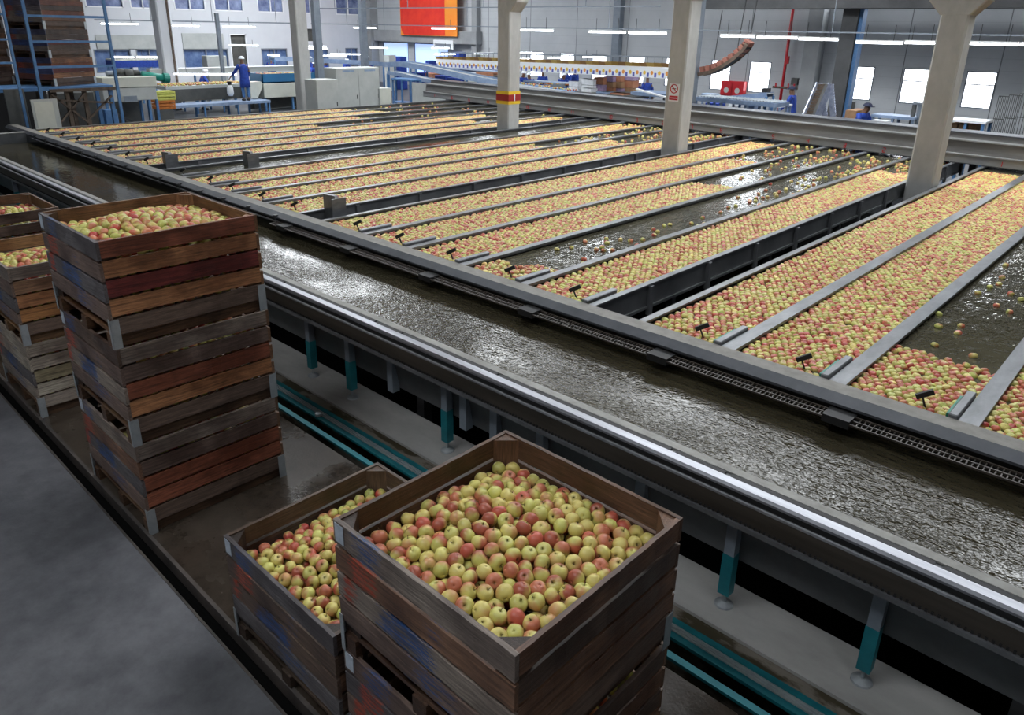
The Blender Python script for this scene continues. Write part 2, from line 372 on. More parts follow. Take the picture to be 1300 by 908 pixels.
# concrete spandrel and mezzanine pieces on the back wall (left of centre)
a = at(476,38,1,YW-.4); b = at(606,58,1,YW-.4)
struct(MB().box((a.x,YW-.5,2.62),(b.x,YW,3.3)).build('trim_10', MT['concrete_grey']))
a = at(472,20,1,YW-.2)
struct(MB().box((a.x-.2,YW-.6,0),(a.x+.35,YW,ZC)).build('trim_11', MT['concrete_grey']))
for k, px in enumerate((604, 785)):
    a = at(px,20,1,YW-.2); struct(MB().box((a.x-.2,YW-.35,0),(a.x+.2,YW,ZC)).build('trim_%d' % (12+k), MT['slate_post'] if k else MT['concrete_grey']))
a = at(1035,60,1,YW-.2); struct(MB().box((a.x-.3,YW-.6,0),(a.x+.3,YW,ZC)).build('trim_14', MT['concrete_grey']))

# ================================================================== concrete columns
def column(x, y, z0, label, zc=3.84, left=.46, right=.46):
    t = thing('concrete_column', (x,y,z0), label, 'column', None)
    w = .225
    mb = MB(); c = .03
    oct_ = [(-w+c,-w),(w-c,-w),(w,-w+c),(w,w-c),(w-c,w),(-w+c,w),(-w,w-c),(-w,-w+c)]
    mb.prism([(x+a,y+b) for a,b in oct_], 2, z0, zc+.02); mb.build('shaft', MT['concrete_pillar'], t)
    cb = MB(); cb.prism([(x-w,zc),(x+w,zc),(x+right,zc+.25),(x+right,zc+.8),(x-left,zc+.8),(x-left,zc+.25)], 1, y-w-.005, y+w+.005)
    o = cb.build('corbel', MT['concrete_pillar'], t, bevel=.02)
    return t
# prism on axis 1 wants (x,z) pairs -> already so
COLY = 15.2
c1 = column(-3.83, COLY, -.9, 'bare concrete column with flared head, standing in the rightmost gap between tanks')
c2 = column(-9.13, COLY, -.9, 'bare concrete column with a small red no smoking notice', 4.12)
c3 = column(-14.42, COLY, -.9, 'concrete column wearing a painted yellow and red band', 3.9, .23)
c4 = column(-25.1, 15.5, 0, 'leftmost slim concrete column beside the pale machine cabinets', 5.0)
# painted band on column 3
b = at(640,124,1,COLY-.23); zb = b.z
MB().box((-14.42-.23,COLY-.23,zb-.17),(-14.42+.23,COLY+.23,zb+.17)).build('yellow_band', mat('yellow paint', (.75,.50,.03), .5), c3)
MB().box((-14.42-.235,COLY-.235,zb-.085),(-14.42+.235,COLY+.235,zb+.085)).build('red_band', mat('dark red paint', (.32,.02,.02), .5), c3)
MB().box((-14.42+.23,COLY-.02,zb-.09),(-14.42+.24,COLY+.02,zb+.09)).build('pale_mark', MT['white_plain'], c3)
# no smoking notice on column 2 (sheet, ring, bar, cigarette, red plate)
s0 = at(858,116,1,COLY-.24); sx, sz = -9.13+.0, s0.z
t = thing('warning_notice', (sx-.02,COLY-.24,sz-.22), 'small white no smoking notice with red ring, fixed to concrete column', 'sign')
MB().box((sx-.13,COLY-.235,sz-.22),(sx+.13,COLY-.228,sz+.16)).build('notice_sheet', MT['white_plain'], t)
ring = MB(); n = 24
for k in range(n):
    a0 = 2*math.pi*k/n; a1 = 2*math.pi*(k+1)/n
    ring.bar((sx+.09*math.cos(a0),COLY-.238,sz+.05+.09*math.sin(a0)),(sx+.09*math.cos(a1),COLY-.238,sz+.05+.09*math.sin(a1)),.02,.006,(0,1,0))
ring.bar((sx-.06,COLY-.238,sz+.11),(sx+.06,COLY-.238,sz-.01),.018,.006,(0,1,0)); ring.build('ring', MT['red'], t)
MB().box((sx-.05,COLY-.239,sz+.045),(sx+.05,COLY-.236,sz+.06)).build('cigarette', MT['black'], t)
MB().box((sx-.11,COLY-.238,sz-.19),(sx+.11,COLY-.232,sz-.10)).build('text_plate', MT['red'], t)
mm = MB()
for k in range(7): mm.box((sx-.09+k*.026,COLY-.2395,sz-.16),(sx-.075+k*.026,COLY-.238,sz-.135))
mm.build('lettering', MT['white_plain'], t)
# dark column row with beam at the right back
a = at(1060,100,1,27); bb = at(1090,100,1,27)
t = thing('dark_column', ((a.x+bb.x)/2,27,0), 'dark grey column standing behind the inclined elevator', 'column')
MB().box((a.x,26.78,0),(a.x+.5,27.25,4.4)).build('shaft', MT['concrete_dark'], t)
o = MB().box((a.x+.5,26.9,0),(a.x+.62,27.25,4.4)).build('blue_edge', MT['rack_blue'], t)
zb = at(1000,11,1,26.5).z
struct(MB().box((at(893,10,1,26.5).x,26.3,zb),(XE,27.3,zb+1.2)).build('trim_20', MT['concrete_dark']))
struct(MB().box((at(893,10,1,26.5).x,27.3,6.3),(XE,YW,6.6)).build('ceiling_shade_slab', MT['concrete_grey']))  # unseen slab, added to shade the right part of the back wall
# painted steel posts
for px, py, X in ((403,52,-27), (462,60,-30)):
    p = at(px,py,0,X)
    t = thing('steel_post', (X,p.y,0), 'slate grey steel post, %s of the pair behind the pale cabinets' % ('left' if px == 403 else 'right'), 'post', None)
    MB().box((X-.12,p.y-.14,0),(X+.12,p.y+.14,6.5)).build('shaft', MT['slate_post'], t); MB().box((X-.2,p.y-.22,0),(X+.2,p.y+.22,.03)).build('base_plate', MT['slate_post'], t)
p = at(879,60,1,17.5); t = thing('steel_post', (p.x,17.5+3.2,0), 'slate steel post just right of the no smoking column', 'post')
p = at(879,60,1,20.7); MB().box((p.x-.19,20.6,0),(p.x+.19,20.9,6)).build('shaft', MT['slate_post'], t); MB().box((p.x-.25,20.55,0),(p.x+.25,20.95,.03)).build('base_plate', MT['slate_post'], t)
p = at(276,30,0,-32); t = thing('steel_post', (-32,p.y,0), 'thin leaning steel post between hanging lamps at the packing hall', 'post')
MB().box((-32.07,p.y-.07,0),(-31.93,p.y+.07,3.9)).build('shaft', MT['slate_post'], t)
p = at(213,60,0,-33); t = thing('far_column', (-33,p.y,0), 'white painted round-edged column beyond the grading machine', 'column')
MB().box((-33.3,p.y-.38,0),(-32.7,p.y+.2,8)).build('shaft', MT['white_paint'], t, bevel=.05); MB().box((-32.7,p.y+.02,0),(-32.66,p.y+.1,8)).build('drain_pipe', MT['rust'], t)

# ================================================================== canal: near wall, water, walkway beam
X0, X1 = -21.2, 3.4
XA = -22.6      # rails run on past the canal's end
t = thing('canal_wall', (0,3.8,0), 'long dark steel canal side wall with a bright rail on top, on teal legs', 'canal wall')
MB().prism([(3.835,.955),(3.905,.955),(3.905,.55),(3.895,.55),(3.895,.94),(3.835,.94)], 0, X0, X1).build('lip', MT['lip'], t)
mb = MB()
mb.prism([(3.795,.93),(3.84,.93),(3.84,.945),(3.80,.945)], 0, XA, X1); mb.build('inner_track', MT['steel_dark'], t)
mb = MB(); x = XA; k = 0
while x < X1:          # long and short cover strips beside the rail
    ln = 1.15 if k % 2 else .35
    mb.box((x,3.79,.945),(min(x+ln,X1),3.825,.957)); x += ln+.04; k += 1
mb.build('cover_strip', MT['black'], t)
MB().prism([(3.700,.945),(3.712,.962),(3.778,.962),(3.790,.945),(3.790,.93),(3.700,.93)], 0, XA, X1).build('rail', MT['rail_bright'], t)
MB().prism([(3.665,.90),(3.70,.90),(3.70,.93),(3.80,.93),(3.80,.88),(3.665,.88)], 0, XA, X1).build('groove', MT['black'], t)
MB().prism([(3.655,.905),(3.668,.905),(3.668,.76),(3.655,.76)], 0, XA, X1).build('girder_web', MT['steel_brown'], t)
MB().prism([(3.655,.912),(3.672,.912),(3.672,.900),(3.650,.900)], 0, XA, X1).build('top_flange', MT['steel_mid'], t)
MB().prism([(3.635,.765),(3.80,.765),(3.80,.752),(3.655,.752),(3.655,.735),(3.635,.735)], 0, XA, X1).build('bottom_flange', MT['steel_mid'], t)
ch = MB(); x = XA
while x < X1: ch.box((x,3.646,.768),(x+.013,3.656,.784)); x += .03
ch.build('drive_chain', MT['black'], t)
MB().prism([(3.80,.76),(3.812,.76),(3.905,.34),(3.905,.325),(3.885,.325)], 0, X0, X1).build('side_sheet', MT['steel_panel'], t)
for x in (-19.6,-18.2,-16.6,-15.2,-12.6,-11.2,-9.6,-8.2,-6.42,-5.71,-4.29,-3.2,-1.60,-.72,.6,1.9):
    p = MB().box((x-.035,3.775,.12 if False else .40),(x+.035,3.845,.75)).build('leg', MT['slate_post'], t)
    MB().box((x-.038,3.772,.10),(x+.038,3.848,.41)).build('teal_sleeve', MT['teal'], p)
    MB().tube([(x,3.81,.0),(x,3.81,.11)], .012, 8).build('jack_screw', MT['galv'], p, smooth=True)
    MB().tube([(x,3.81,.0),(x,3.81,.012),(x,3.81,.03)], [.062,.058,.02], 16).build('foot_disc', MT['galv'], p, smooth=False)
for x in (-5.07,-4.08,-10.3,-13.6,-3.72,-2.3):
    MB().box((x-.04,3.80,.30),(x+.04,3.88,.74)).build('hanger_post', MT['slate_post'], t)
# canal trough + water
t = thing('canal_trough', (-9,4.5,0), 'long steel trough holding the murky water', 'trough')
MB().box((X0,3.91,.32),(X1,5.56,.36)).build('trough_bottom', MT['steel_panel'], t)
MB().box((X0-.10,3.91,.35),(X0,5.33,.94)).build('end_plate', MT['steel_panel'], t); MB().box((X0-.14,3.91,.94),(X0+.02,5.33,.955)).build('end_rim', MT['lip'], t)
for x in (-20,-15,-10,-5,0):
    for y in (4.15,5.15): MB().box((x-.05,y-.05,-.9),(x+.05,y+.05,.33)).build('leg', MT['steel_dark'], t)
o = MB().add([(X0,3.905,.70),(X1,3.905,.70),(X1,5.57,.70),(X0,5.57,.70)], [(0,1,2,3)]).build('canal_water', MT['canal'])
tag(o, 'murky brown rippling water running down the long canal', 'water', kind='stuff')
# beam
BZ = .955
t = thing('walkway_beam', (-10,5.45,.6), 'long slate-grey beam between the canal and the apple lanes', 'beam')
MB().prism([(5.425,BZ),(5.60,BZ),(5.60,BZ-.02),(5.425,BZ-.02)], 0, XA-.4, X1).build('top_plate', MT['beam_top'], t)
MB().prism([(5.425,BZ-.001),(5.345,BZ-.055),(5.345,BZ-.075),(5.425,BZ-.075)], 0, XA-.4, X1).build('sloped_face', MT['beam_face'], t)
MB().prism([(5.36,BZ-.075),(5.60,BZ-.02),(5.60,.5),(5.58,.5),(5.57,BZ-.10),(5.40,BZ-.13)], 0, XA-.4, X1).build('underside', MT['steel_dark'], t)
MB().box((XA,5.595,.55),(X1,5.60,.935)).build('back_sheet', MT['steel_panel'], t)
x = -20.6
while x < -9.6:
    MB().box((x-.03,5.33,.80),(x+.03,5.40,.93)).build('bracket', MT['steel_dark'], t); x += .78
MB().box((-20.8,5.325,.835),(-9.6,5.345,.850)).build('silver_rail', MT['rail_bright'], t)
x = -9.3
while x < X1:
    MB().box((x-.10,5.19,.80),(x+.10,5.36,.862)).build('chain_bearing', MT['black'], t); x += 1.55
c = MB(); x = -9.6
while x < X1:
    if abs(((x+9.3+.775) % 1.55)-.775) > .12:
        c.bar((x,5.20,.835),(x,5.32,.845),.008,.012)
    x += .034
for y, z in ((5.20,.837),(5.26,.842),(5.32,.848)): c.box((-9.6,y-.006,z-.007),(X1,y+.006,z+.007))
o = c.build('roller_chain', MT['chain'], t)
# teal floor rails
t = thing('teal_floor_rail', (-6,3.4,-.05), 'wide teal channel rail with a grey ribbed belt, let into the floor', 'floor rail')
MB().box((XW+5,3.435,-.03),(XE-5,3.478,.004)).build('channel_side', MT['teal'], t); MB().box((XW+5,3.32,-.02),(XE-5,3.368,.004)).build('channel_side', MT['teal'], t)
b = MB().box((XW+5,3.368,-.02),(XE-5,3.435,-.004))
for y in (3.38,3.40,3.42): b.box((XW+5,y-.004,-.01),(XE-5,y+.004,.004))
b.build('ribbed_belt', MT['galv'], t)
o = MB().box((XW+5,3.175,-.02),(XE-5,3.222,.002)).build('thin_floor_rail', MT['teal']); tag(o, 'narrow teal rail along the edge of the wet floor', 'floor rail')
for x in (-5.6,-3.75): tag(MB().tube([(x,3.34,.02),(x,3.34,.045)], .03, 10).build('rail_peg', MT['galv']), 'small round metal peg on the edge of the teal rail', 'peg', 'pegs on the teal rail')

# ================================================================== tanks with lanes
REAR = lambda x: 18.0 - .066*(x+4)       # where the lanes run under the rear flume
TANKS = [([-21.6,-20.52,-19.5,-18.5,-17.55,-16.6,-15.67,-14.75], [14.8,15.4,13.8,11.7,17.2,15.8,18.6], 'far left tank of floating apples, seven lanes wide'),
         ([-14.15,-13.17,-12.12,-11.35,-10.38,-9.45], [0,18.6,13.6,15.6,17.3], 'tank beyond the middle gap, whose farthest lane is open water'),
         ([-8.85,-7.88,-6.97,-6.0,-5.04,-4.12], [18.2,15.3,12.4,6.3,16.5], 'middle tank with one open-water lane and drifting apples'),
         ([-3.54,-2.65,-1.71,-.79,.16,1.15,2.1], [17.9,17.8,6.85,17.5,17.3,17.0], 'nearest right-hand tank with wide dusty dividers')]
WZ = .895
PACKS = []
for ti, (xs, ends, lab) in enumerate(TANKS):
    t = thing('sorting_tank', ((xs[0]+xs[-1])/2,12,.3), lab, 'tank')
    for side, x in ((-1, xs[0]), (1, xs[-1])):
        yr = REAR(x)+1.2
        w = MB().box((x-.006,5.6,.67),(x+.006,yr,.95)).build('side_wall', MT['tank_side'], t)
        MB().box((x-.045 if side > 0 else x-.03,5.6,.935),(x+.03 if side > 0 else x+.045,yr,.955)).build('rim', MT['steel_mid'], w)
        s = MB()
        for y in np.arange(6.6, yr, 1.25):
            xa = x+side*.006; s.box((xa,y-.03,.60),(xa+side*.05,y+.03,.93))
        s.box((x+side*.006,5.6,.67),(x+side*.03,yr,.70)); s.build('stiffener', MT['tank_side'], w)
        for y in np.arange(7.2, yr, 2.5): MB().box((x-side*.02,y-.04,-.9),(x-side*.10,y+.04,.66)).build('leg', MT['steel_panel'], t)
    for x in xs[1:-1]:
        wd = .065 if ti == 3 else .05
        yr = REAR(x)+1.2
        MB().prism([(x-wd,.955),(x+wd,.955),(x+wd,.925),(x+.01,.92),(x+.01,.69),(x-.01,.69),(x-.01,.92),(x-wd,.925)], 1, 5.6, yr).build('lane_divider', MT['steel_mid'], t)
    MB().box((xs[0]+.01,5.6,.66),(xs[-1]-.01,REAR(xs[0])+1.2,.69)).build('tank_floor', MT['steel_panel'], t)
    y1 = REAR(xs[0])+1.2
    o = MB().add([(xs[0]+.01,5.6,WZ),(xs[-1]-.01,5.6,WZ),(xs[-1]-.01,y1,WZ),(xs[0]+.01,y1,WZ)], [(0,1,2,3)]).build('tank_water', MT['pool'])
    tag(o, 'murky olive-brown water in the ' + ['far left tank', 'tank beyond the middle gap', 'middle tank', 'nearest right-hand tank'][ti], 'water', kind='stuff')
    for i, e in enumerate(ends):
        if e: PACKS.append((xs[i]+.055, xs[i+1]-.055, 5.62, min(e, REAR(xs[i])+.8), ti, i))

# little flap and gate at the mouth of each lane
def flap(x, n):
    t = thing('level_flap', (x,5.75,.86), n, 'flap', 'level flaps at the lane mouths')
    MB().bar((x,5.76,.86),(x-.05,5.73,1.0),.022,.012).build('arm', MT['black'], t)
    MB().bar((x-.085,5.71,.985),(x+.015,5.76,1.045),.025,.04).build('paddle', MT['black'], t)
def gate(x, n):
    t = thing('lane_gate', (x,5.8,.9), n, 'gate', 'gate housings at the divider ends')
    MB().box((x-.075,5.6,.93),(x-.01,6.12,.985)).build('housing', MT['steel_mid'], t, bevel=.008)
    MB().box((x-.092,5.62,.94),(x-.077,6.0,.975)).build('green_edge', mat('green plastic edge', (.02,.22,.15), .5) if 'ge' not in MT else MT['ge'], t)
MT['ge'] = mat('green plastic edge', (.02,.20,.14), .5)
for ti, (xs, ends, lab) in enumerate(TANKS):
    for i in range(len(xs)-1):
        flap(xs[i+1]-.30, 'small dark flap on a bent arm at the mouth of an apple lane')
        if i+1 < len(xs)-1 or ti == 2: gate(xs[i+1]-.06, 'low grey gate housing with green edge at the end of a lane divider')
for x, y, l in ((-14.62,5.95,'upright grey gate post at the end of the far left tank wall'), (-13.75,7.15,'grey plate standing in the open-water lane beyond the dark gap'), (-9.28,6.05,'upright grey gate box at the end of the second gap')):
    t = thing('gate_box', (x,y,.85), l, 'gate box')
    MB().prism([(x-.17,.85),(x+.17,.85),(x+.17,1.14),(x+.11,1.19),(x-.17,1.17)], 1, y-.03, y+.03).build('plate', MT['steel_mid'], t)
    MB().box((x+.17,y-.12,.85),(x+.19,y+.12,1.16)).build('side_plate', MT['steel_mid'], t)

# ================================================================== rear flume (slightly askew to the lanes)
def rear_pt(s, dy, z):     # s along the flume
    a = math.atan(-.066); return (s, REAR(s)+.35+dy, z)
t = thing('rear_flume', (-9,19,0), 'long grey stepped steel flume crossing behind all the lanes', 'flume')
def rear_prism(poly, s0, s1, name, m, par):
    mb = MB(); vs = [rear_pt(s, d, z) for s in (s0, s1) for d, z in poly]; n = len(poly)
    mb.add(vs, [tuple(range(n)), tuple(range(2*n-1,n-1,-1))]+[(i,(i+1)%n,n+(i+1)%n,n+i) for i in range(n)])
    return mb.build(name, m, par)
MT['rear_steel'] = mottled('brushed flume sheet', (.13,.125,.12), (.25,.245,.235), 1.4, .42, .4, bmp=.03, sc=(.35,1,3))
MT['rear_light'] = mottled('pale flume sheet', (.20,.205,.205), (.33,.335,.335), 1.8, .4, .4, bmp=.03, sc=(.35,1,2))
S0, S1 = -23.2, 9.5
rear_prism([(0,.98),(0,1.14),(.03,1.14),(.03,.98)], S0, S1, 'lower_panel', MT['rear_light'], t)
rear_prism([(-.02,1.14),(-.02,1.165),(.14,1.165),(.14,1.14)], S0, S1, 'lower_ledge', MT['rear_light'], t)
rear_prism([(.13,1.16),(.16,1.42),(.18,1.42),(.15,1.16)], S0, S1, 'upper_panel', MT['rear_steel'], t)
rear_prism([(.10,1.42),(.10,1.445),(.42,1.445),(.42,1.42)], S0, S1, 'upper_ledge', MT['rear_light'], t)
rear_prism([(.40,1.44),(.42,1.56),(.46,1.56),(.44,1.44)], S0, S1, 'guard_plate', MT['rear_steel'], t)
rear_prism([(.38,1.555),(.38,1.58),(.95,1.58),(.95,1.555)], S0, S1, 'top_ledge', MT['beam_face'], t)
rear_prism([(0,.98),(.9,.98),(.9,.965),(0,.965)], S0, S1, 'flume_bottom', MT['steel_dark'], t)
rear_prism([(.9,.95),(.93,.95),(.93,1.56),(.9,1.56)], S0, S1, 'back_panel', MT['steel_dark'], t)
for s in (-22.4,-14.52,-9.22,-3.90,3.2,6.2,9.0):
    zf = 0 if s < -21.8 else -.9
    rear_prism([(.5,zf),(.5,.965),(.65,.965),(.65,zf)], s, s+.14, 'leg', MT['steel_dark'], t)
# red painted lane numbers
SEG = {'0':'abcdef','1':'bc','2':'abged','3':'abgcd','4':'fgbc','5':'afgcd','6':'afgedc','7':'abc','8':'abcdefg','9':'abcdfg'}
def digits(txt, s, z, h, par):
    w = h*.55; mb = MB(); tk = h*.16
    for k, chh in enumerate(txt):
        o = s+(k-(len(txt)-1)/2)*(w+.035)-w/2
        seg = {'a':((0,h),(w,h)),'b':((w,h),(w,h/2)),'c':((w,h/2),(w,0)),'d':((0,0),(w,0)),'e':((0,0),(0,h/2)),'f':((0,h/2),(0,h)),'g':((0,h/2),(w,h/2))}
        for q in SEG[chh]:
            (a0,b0),(a1,b1) = seg[q]; mb.bar(rear_pt(o+a0,-.004,z+b0), rear_pt(o+a1,-.004,z+b1), tk, .004, (0,1,0))
    mb.build('lane_number', MT['red'], par)
nums = [(552,121),(573,122),(595,124.5),(619,127.5),(669,132.5),(697,137),(726,139.5),(775,145.5),(809,148.5),(842,153),(879,157),(916,162),(982,171),(1026,176),(1073,181.5),(1123,187),(1271,205)]
for k, (px, py) in enumerate(nums):
    q = at(px, py, 1, 19.0)
    for _ in range(4): q = at(px, py, 1, REAR(q.x)+.35)
    digits(str(len(nums)-k), q.x, 1.0, .10, t)
# pale rim at the flume's left end and a black pump
a = at(566,124,2,1.0)

# ================================================================== apples
GREEN = np.array([.50,.53,.14]); YEL = np.array([.64,.53,.17]); RED = np.array([.44,.050,.045]); PINK = np.array([.55,.20,.11])
def apple_cols(n):
    """per-apple ground colour, blush colour, blush amount"""
    k = RNG.random(n)[:,None]; g = GREEN*(1-k)+YEL*k; g = g*RNG.uniform(.82,1.12,(n,1))
    k = RNG.random(n)[:,None]; b = RED*(1-k)+PINK*k; b = b*RNG.uniform(.8,1.15,(n,1))
    return g, b, RNG.choice([-.8,-.35,.08,.55], n, p=[.20,.24,.31,.25])
def apple_profile(th, R):
    r = R*np.sin(th)*(1+.05*np.cos(th)); z = R*(.90*np.cos(th)) - .26*R*np.exp(-(th/.33)**2) + .14*R*np.exp(-((np.pi-th)/.3)**2)
    return r, z
def apple_template(nt, npz, th0=0., th1=math.pi):
    """unit apple: verts and faces; poles closed"""
    ths = np.linspace(th0, th1, nt); vs = []; fs = []
    for i, th in enumerate(ths):
        r, z = apple_profile(th, 1.0)
        for k in range(npz):
            a = 2*math.pi*k/npz; rr = r*(1+.03*math.cos(5*a)*(1 if th > 1.6 else .3)); vs.append((rr*math.cos(a), rr*math.sin(a), z))
    for i in range(nt-1):
        for k in range(npz): fs.append((i*npz+k, (i+1)*npz+k, (i+1)*npz+(k+1)%npz, i*npz+(k+1)%npz))
    return np.array(vs), np.array(fs)
def rotmats(n, tilt):
    """random spin about z then tilt about a random horizontal axis (tilt array)"""
    a = RNG.uniform(0, 2*np.pi, n); ca, sa = np.cos(a), np.sin(a)
    Rz = np.zeros((n,3,3)); Rz[:,0,0]=ca; Rz[:,0,1]=-sa; Rz[:,1,0]=sa; Rz[:,1,1]=ca; Rz[:,2,2]=1
    b = RNG.uniform(0, 2*np.pi, n); ux, uy = np.cos(b), np.sin(b); c, s = np.cos(tilt), np.sin(tilt)
    T = np.zeros((n,3,3)); T[:,0,0]=c+ux*ux*(1-c); T[:,0,1]=ux*uy*(1-c); T[:,0,2]=uy*s
    T[:,1,0]=ux*uy*(1-c); T[:,1,1]=c+uy*uy*(1-c); T[:,1,2]=-ux*s; T[:,2,0]=-uy*s; T[:,2,1]=ux*s; T[:,2,2]=c
    return T@Rz
def apple_cloud(P, R, tmpl, tilt):
    """vectorised: returns verts, faces, colours for apples at P"""
    n = len(P); V, F = tmpl; Mx = rotmats(n, tilt)
    W = np.einsum('nij,vj->nvi', Mx, V)*R[:,None,None]+P[:,None,:]
    d = RNG.normal(size=(n,3)); d[:,2] *= .7; d /= np.linalg.norm(d,axis=1)[:,None]
    g, b, am = apple_cols(n)
    nv = V/np.linalg.norm(V,axis=1)[:,None].clip(.2)
    k = np.einsum('nvi,ni->nv', np.einsum('nij,vj->nvi', Mx, nv), d)+am[:,None]+RNG.normal(0,.10,(n,len(V)))
    k = np.clip((k+.25)/.6,0,1)[:,:,None]; C = g[:,None,:]*(1-k)+b[:,None,:]*k
    Fn = (F[None]+(np.arange(n)*len(V))[:,None,None]).reshape(-1,4)
    return W.reshape(-1,3), Fn, C.reshape(-1,3)
def big_mesh(name, parts, m):
    off = 0; Vs=[]; Fs=[]; Cs=[]
    for v,f,c in parts: Vs.append(v); Fs.append(f+off); Cs.append(c); off += len(v)
    v = np.concatenate(Vs).astype(np.float32); f = np.concatenate(Fs).astype(np.int32); c = np.concatenate(Cs).astype(np.float32)
    me = bpy.data.meshes.new(name); me.vertices.add(len(v)); me.vertices.foreach_set('co', v.ravel())
    me.loops.add(len(f)*4); me.loops.foreach_set('vertex_index', f.ravel())
    me.polygons.add(len(f)); me.polygons.foreach_set('loop_start', np.arange(len(f),dtype=np.int32)*4); me.polygons.foreach_set('use_smooth', np.ones(len(f),bool))
    a = me.color_attributes.new('Col', 'FLOAT_COLOR', 'POINT'); a.data.foreach_set('color', np.concatenate([c, np.ones((len(c),1),np.float32)],1).ravel())
    me.materials.append(m); me.update(calc_edges=True); me.validate(clean_customdata=False)
    o = bpy.data.objects.new(name, me); COL.objects.link(o); return o

# floating rafts: hexagonal rows with jitter
SP = .066
pts = []
for (x0, x1, y0, y1, ti, li) in PACKS:
    row = 0; y = y0+.03; nx = int((x1-x0)/SP)
    while y < y1:
        off = (SP/2 if row % 2 else 0)+RNG.uniform(-.004,.004)
        xs_ = x0+.03+off+np.arange(nx)*SP*(x1-x0-.04-SP/2)/(max(nx-1,1)*SP)
        ye = y1+(.25*np.sin(xs_*5.1+li)+.12*np.sin(xs_*13+ti))*(.15 if ti == 3 else 1)
        keep = (y < ye) & (RNG.random(len(xs_)) > .012)
        if y > y1-.5: keep &= RNG.random(len(xs_)) < .93
        xk = xs_[keep]; pts.append(np.stack([xk+RNG.normal(0,.0045,len(xk)), np.full(len(xk),y)+RNG.normal(0,.0045,len(xk)), WZ+.004+RNG.normal(0,.003,len(xk))],1))
        y += SP*.885; row += 1
# drifting apples in open water
def drift(xs0, xs1, y0, y1, n, pw=1.0):
    q = np.stack([RNG.uniform(xs0,xs1,n), y0+(y1-y0)*RNG.random(n)**pw, np.full(n,WZ+.006)],1); pts.append(q)
drift(-5.95,-5.1,6.6,8.0,16); drift(-5.5,-5.1,8,18,70,.8); drift(-5.95,-5.1,9,18.5,45,.5)
drift(-6.9,-6.05,13,18.8,75,.6); drift(-7.8,-7.05,15.4,18.9,45); drift(-5.0,-4.2,16.6,18.7,60)
drift(-12.05,-11.4,13.7,19,70,.9); drift(-11.3,-10.45,15.7,19,50); drift(-10.3,-9.5,17.3,19,60); drift(-13.1,-12.2,18,19,50)
drift(-1.62,-.9,7.0,9.6,13,1.4); drift(-1.62,-.9,9.6,17.5,14)
drift(-21.5,-20.6,14.8,19,14); drift(-20.4,-19.6,15.4,19,12); drift(-19.4,-18.6,13.8,19,14); drift(-18.4,-17.6,11.7,19,24); drift(-16.5,-15.7,15.8,19,10)
P = np.concatenate(pts)
cp = np.array(CAMP); dist = np.linalg.norm(P-cp,axis=1)
px_, py_ = [], []
fw = np.array(FW); rt = np.array(RT); upv = np.array(UP); D = P-cp; dep = D@fw
sx_ = 650+FPX*(D@rt)/dep; sy_ = CY-FPX*(D@upv)/dep
vis = (sx_ > -900) & (sx_ < 2700) & (dep > .5)
P = P[vis]; dist = dist[vis]
R = RNG.normal(.0355,.0016,len(P))
parts = []
for lo, hi, nt, npz in ((0,8.5,7,9), (8.5,14,5,7), (14,99,4,6)):
    s = (dist >= lo) & (dist < hi)
    if not s.any(): continue
    T = apple_template(nt, npz, .12, math.pi*.60)
    T[0][:npz,0] *= .3; T[0][:npz,1] *= .3
    cap = [(i, (i+1) % npz, (i+2) % npz, (i+3) % npz) for i in range(0, 1)]
    Fx = np.concatenate([T[1], np.array([(0, k, k+1, k+1) for k in range(1, 0)] or np.zeros((0,4),int))]).astype(int)
    parts.append(apple_cloud(P[s], R[s], (T[0], Fx), RNG.uniform(0,.55,s.sum())))
flo = big_mesh('floating_apples', parts, MT['apple'])
tag(flo, 'thousands of yellow-green and red apples floating in packed lanes on the water', 'apples', 'apples floating in the lanes', 'stuff')
print('floating apples', len(P))

# ================================================================== wooden bins
W, BH = 1.10, .735
def shade(c, k): return tuple(min(1, x*k) for x in c)
def board(mb, axis, a, b, face, tk, z0, z1, col, paint=None, n=16):
    """board running along axis from a to b; occupies face..face+tk in the other axis"""
    vs = []; ps = []
    bow = random.uniform(-.004,.004)
    for i in range(n+1):
        u = a+(b-a)*i/n; dz = bow*math.sin(math.pi*i/n); w = .0015*math.sin(i*2.3+z0*9)
        for d, z in ((face+w,z0+dz),(face+tk+w,z0+dz),(face+tk+w,z1+dz),(face+w,z1+dz)):
            vs.append((u,d,z) if axis == 0 else (d,u,z))
            ps.append(paint((u-a)/(b-a)) if paint else (0,0,0,0))
    fs = [(0,1,2,3),(n*4+3,n*4+2,n*4+1,n*4)]
    for i in range(n):
        for k in range(4): fs.append((i*4+k,(i+1)*4+k,(i+1)*4+(k+1)%4,i*4+(k+1)%4))
    mb.add(vs, fs, [col]*len(vs), ps)
BLUE = (.03,.085,.25); REDP = (.38,.06,.03)
def bump_fn(c, w): return lambda u: max(0, 1-abs(u-c)/w)
def pnt(parts):
    def f(u):
        best = (0,0,0,0); bw = 0
        for col, c, w, k in parts:
            q = k*min(1, 1.6*max(0, 1-abs(u-c)/w))
            if q > bw: bw = q; best = (*col, q)
        return best
    return f
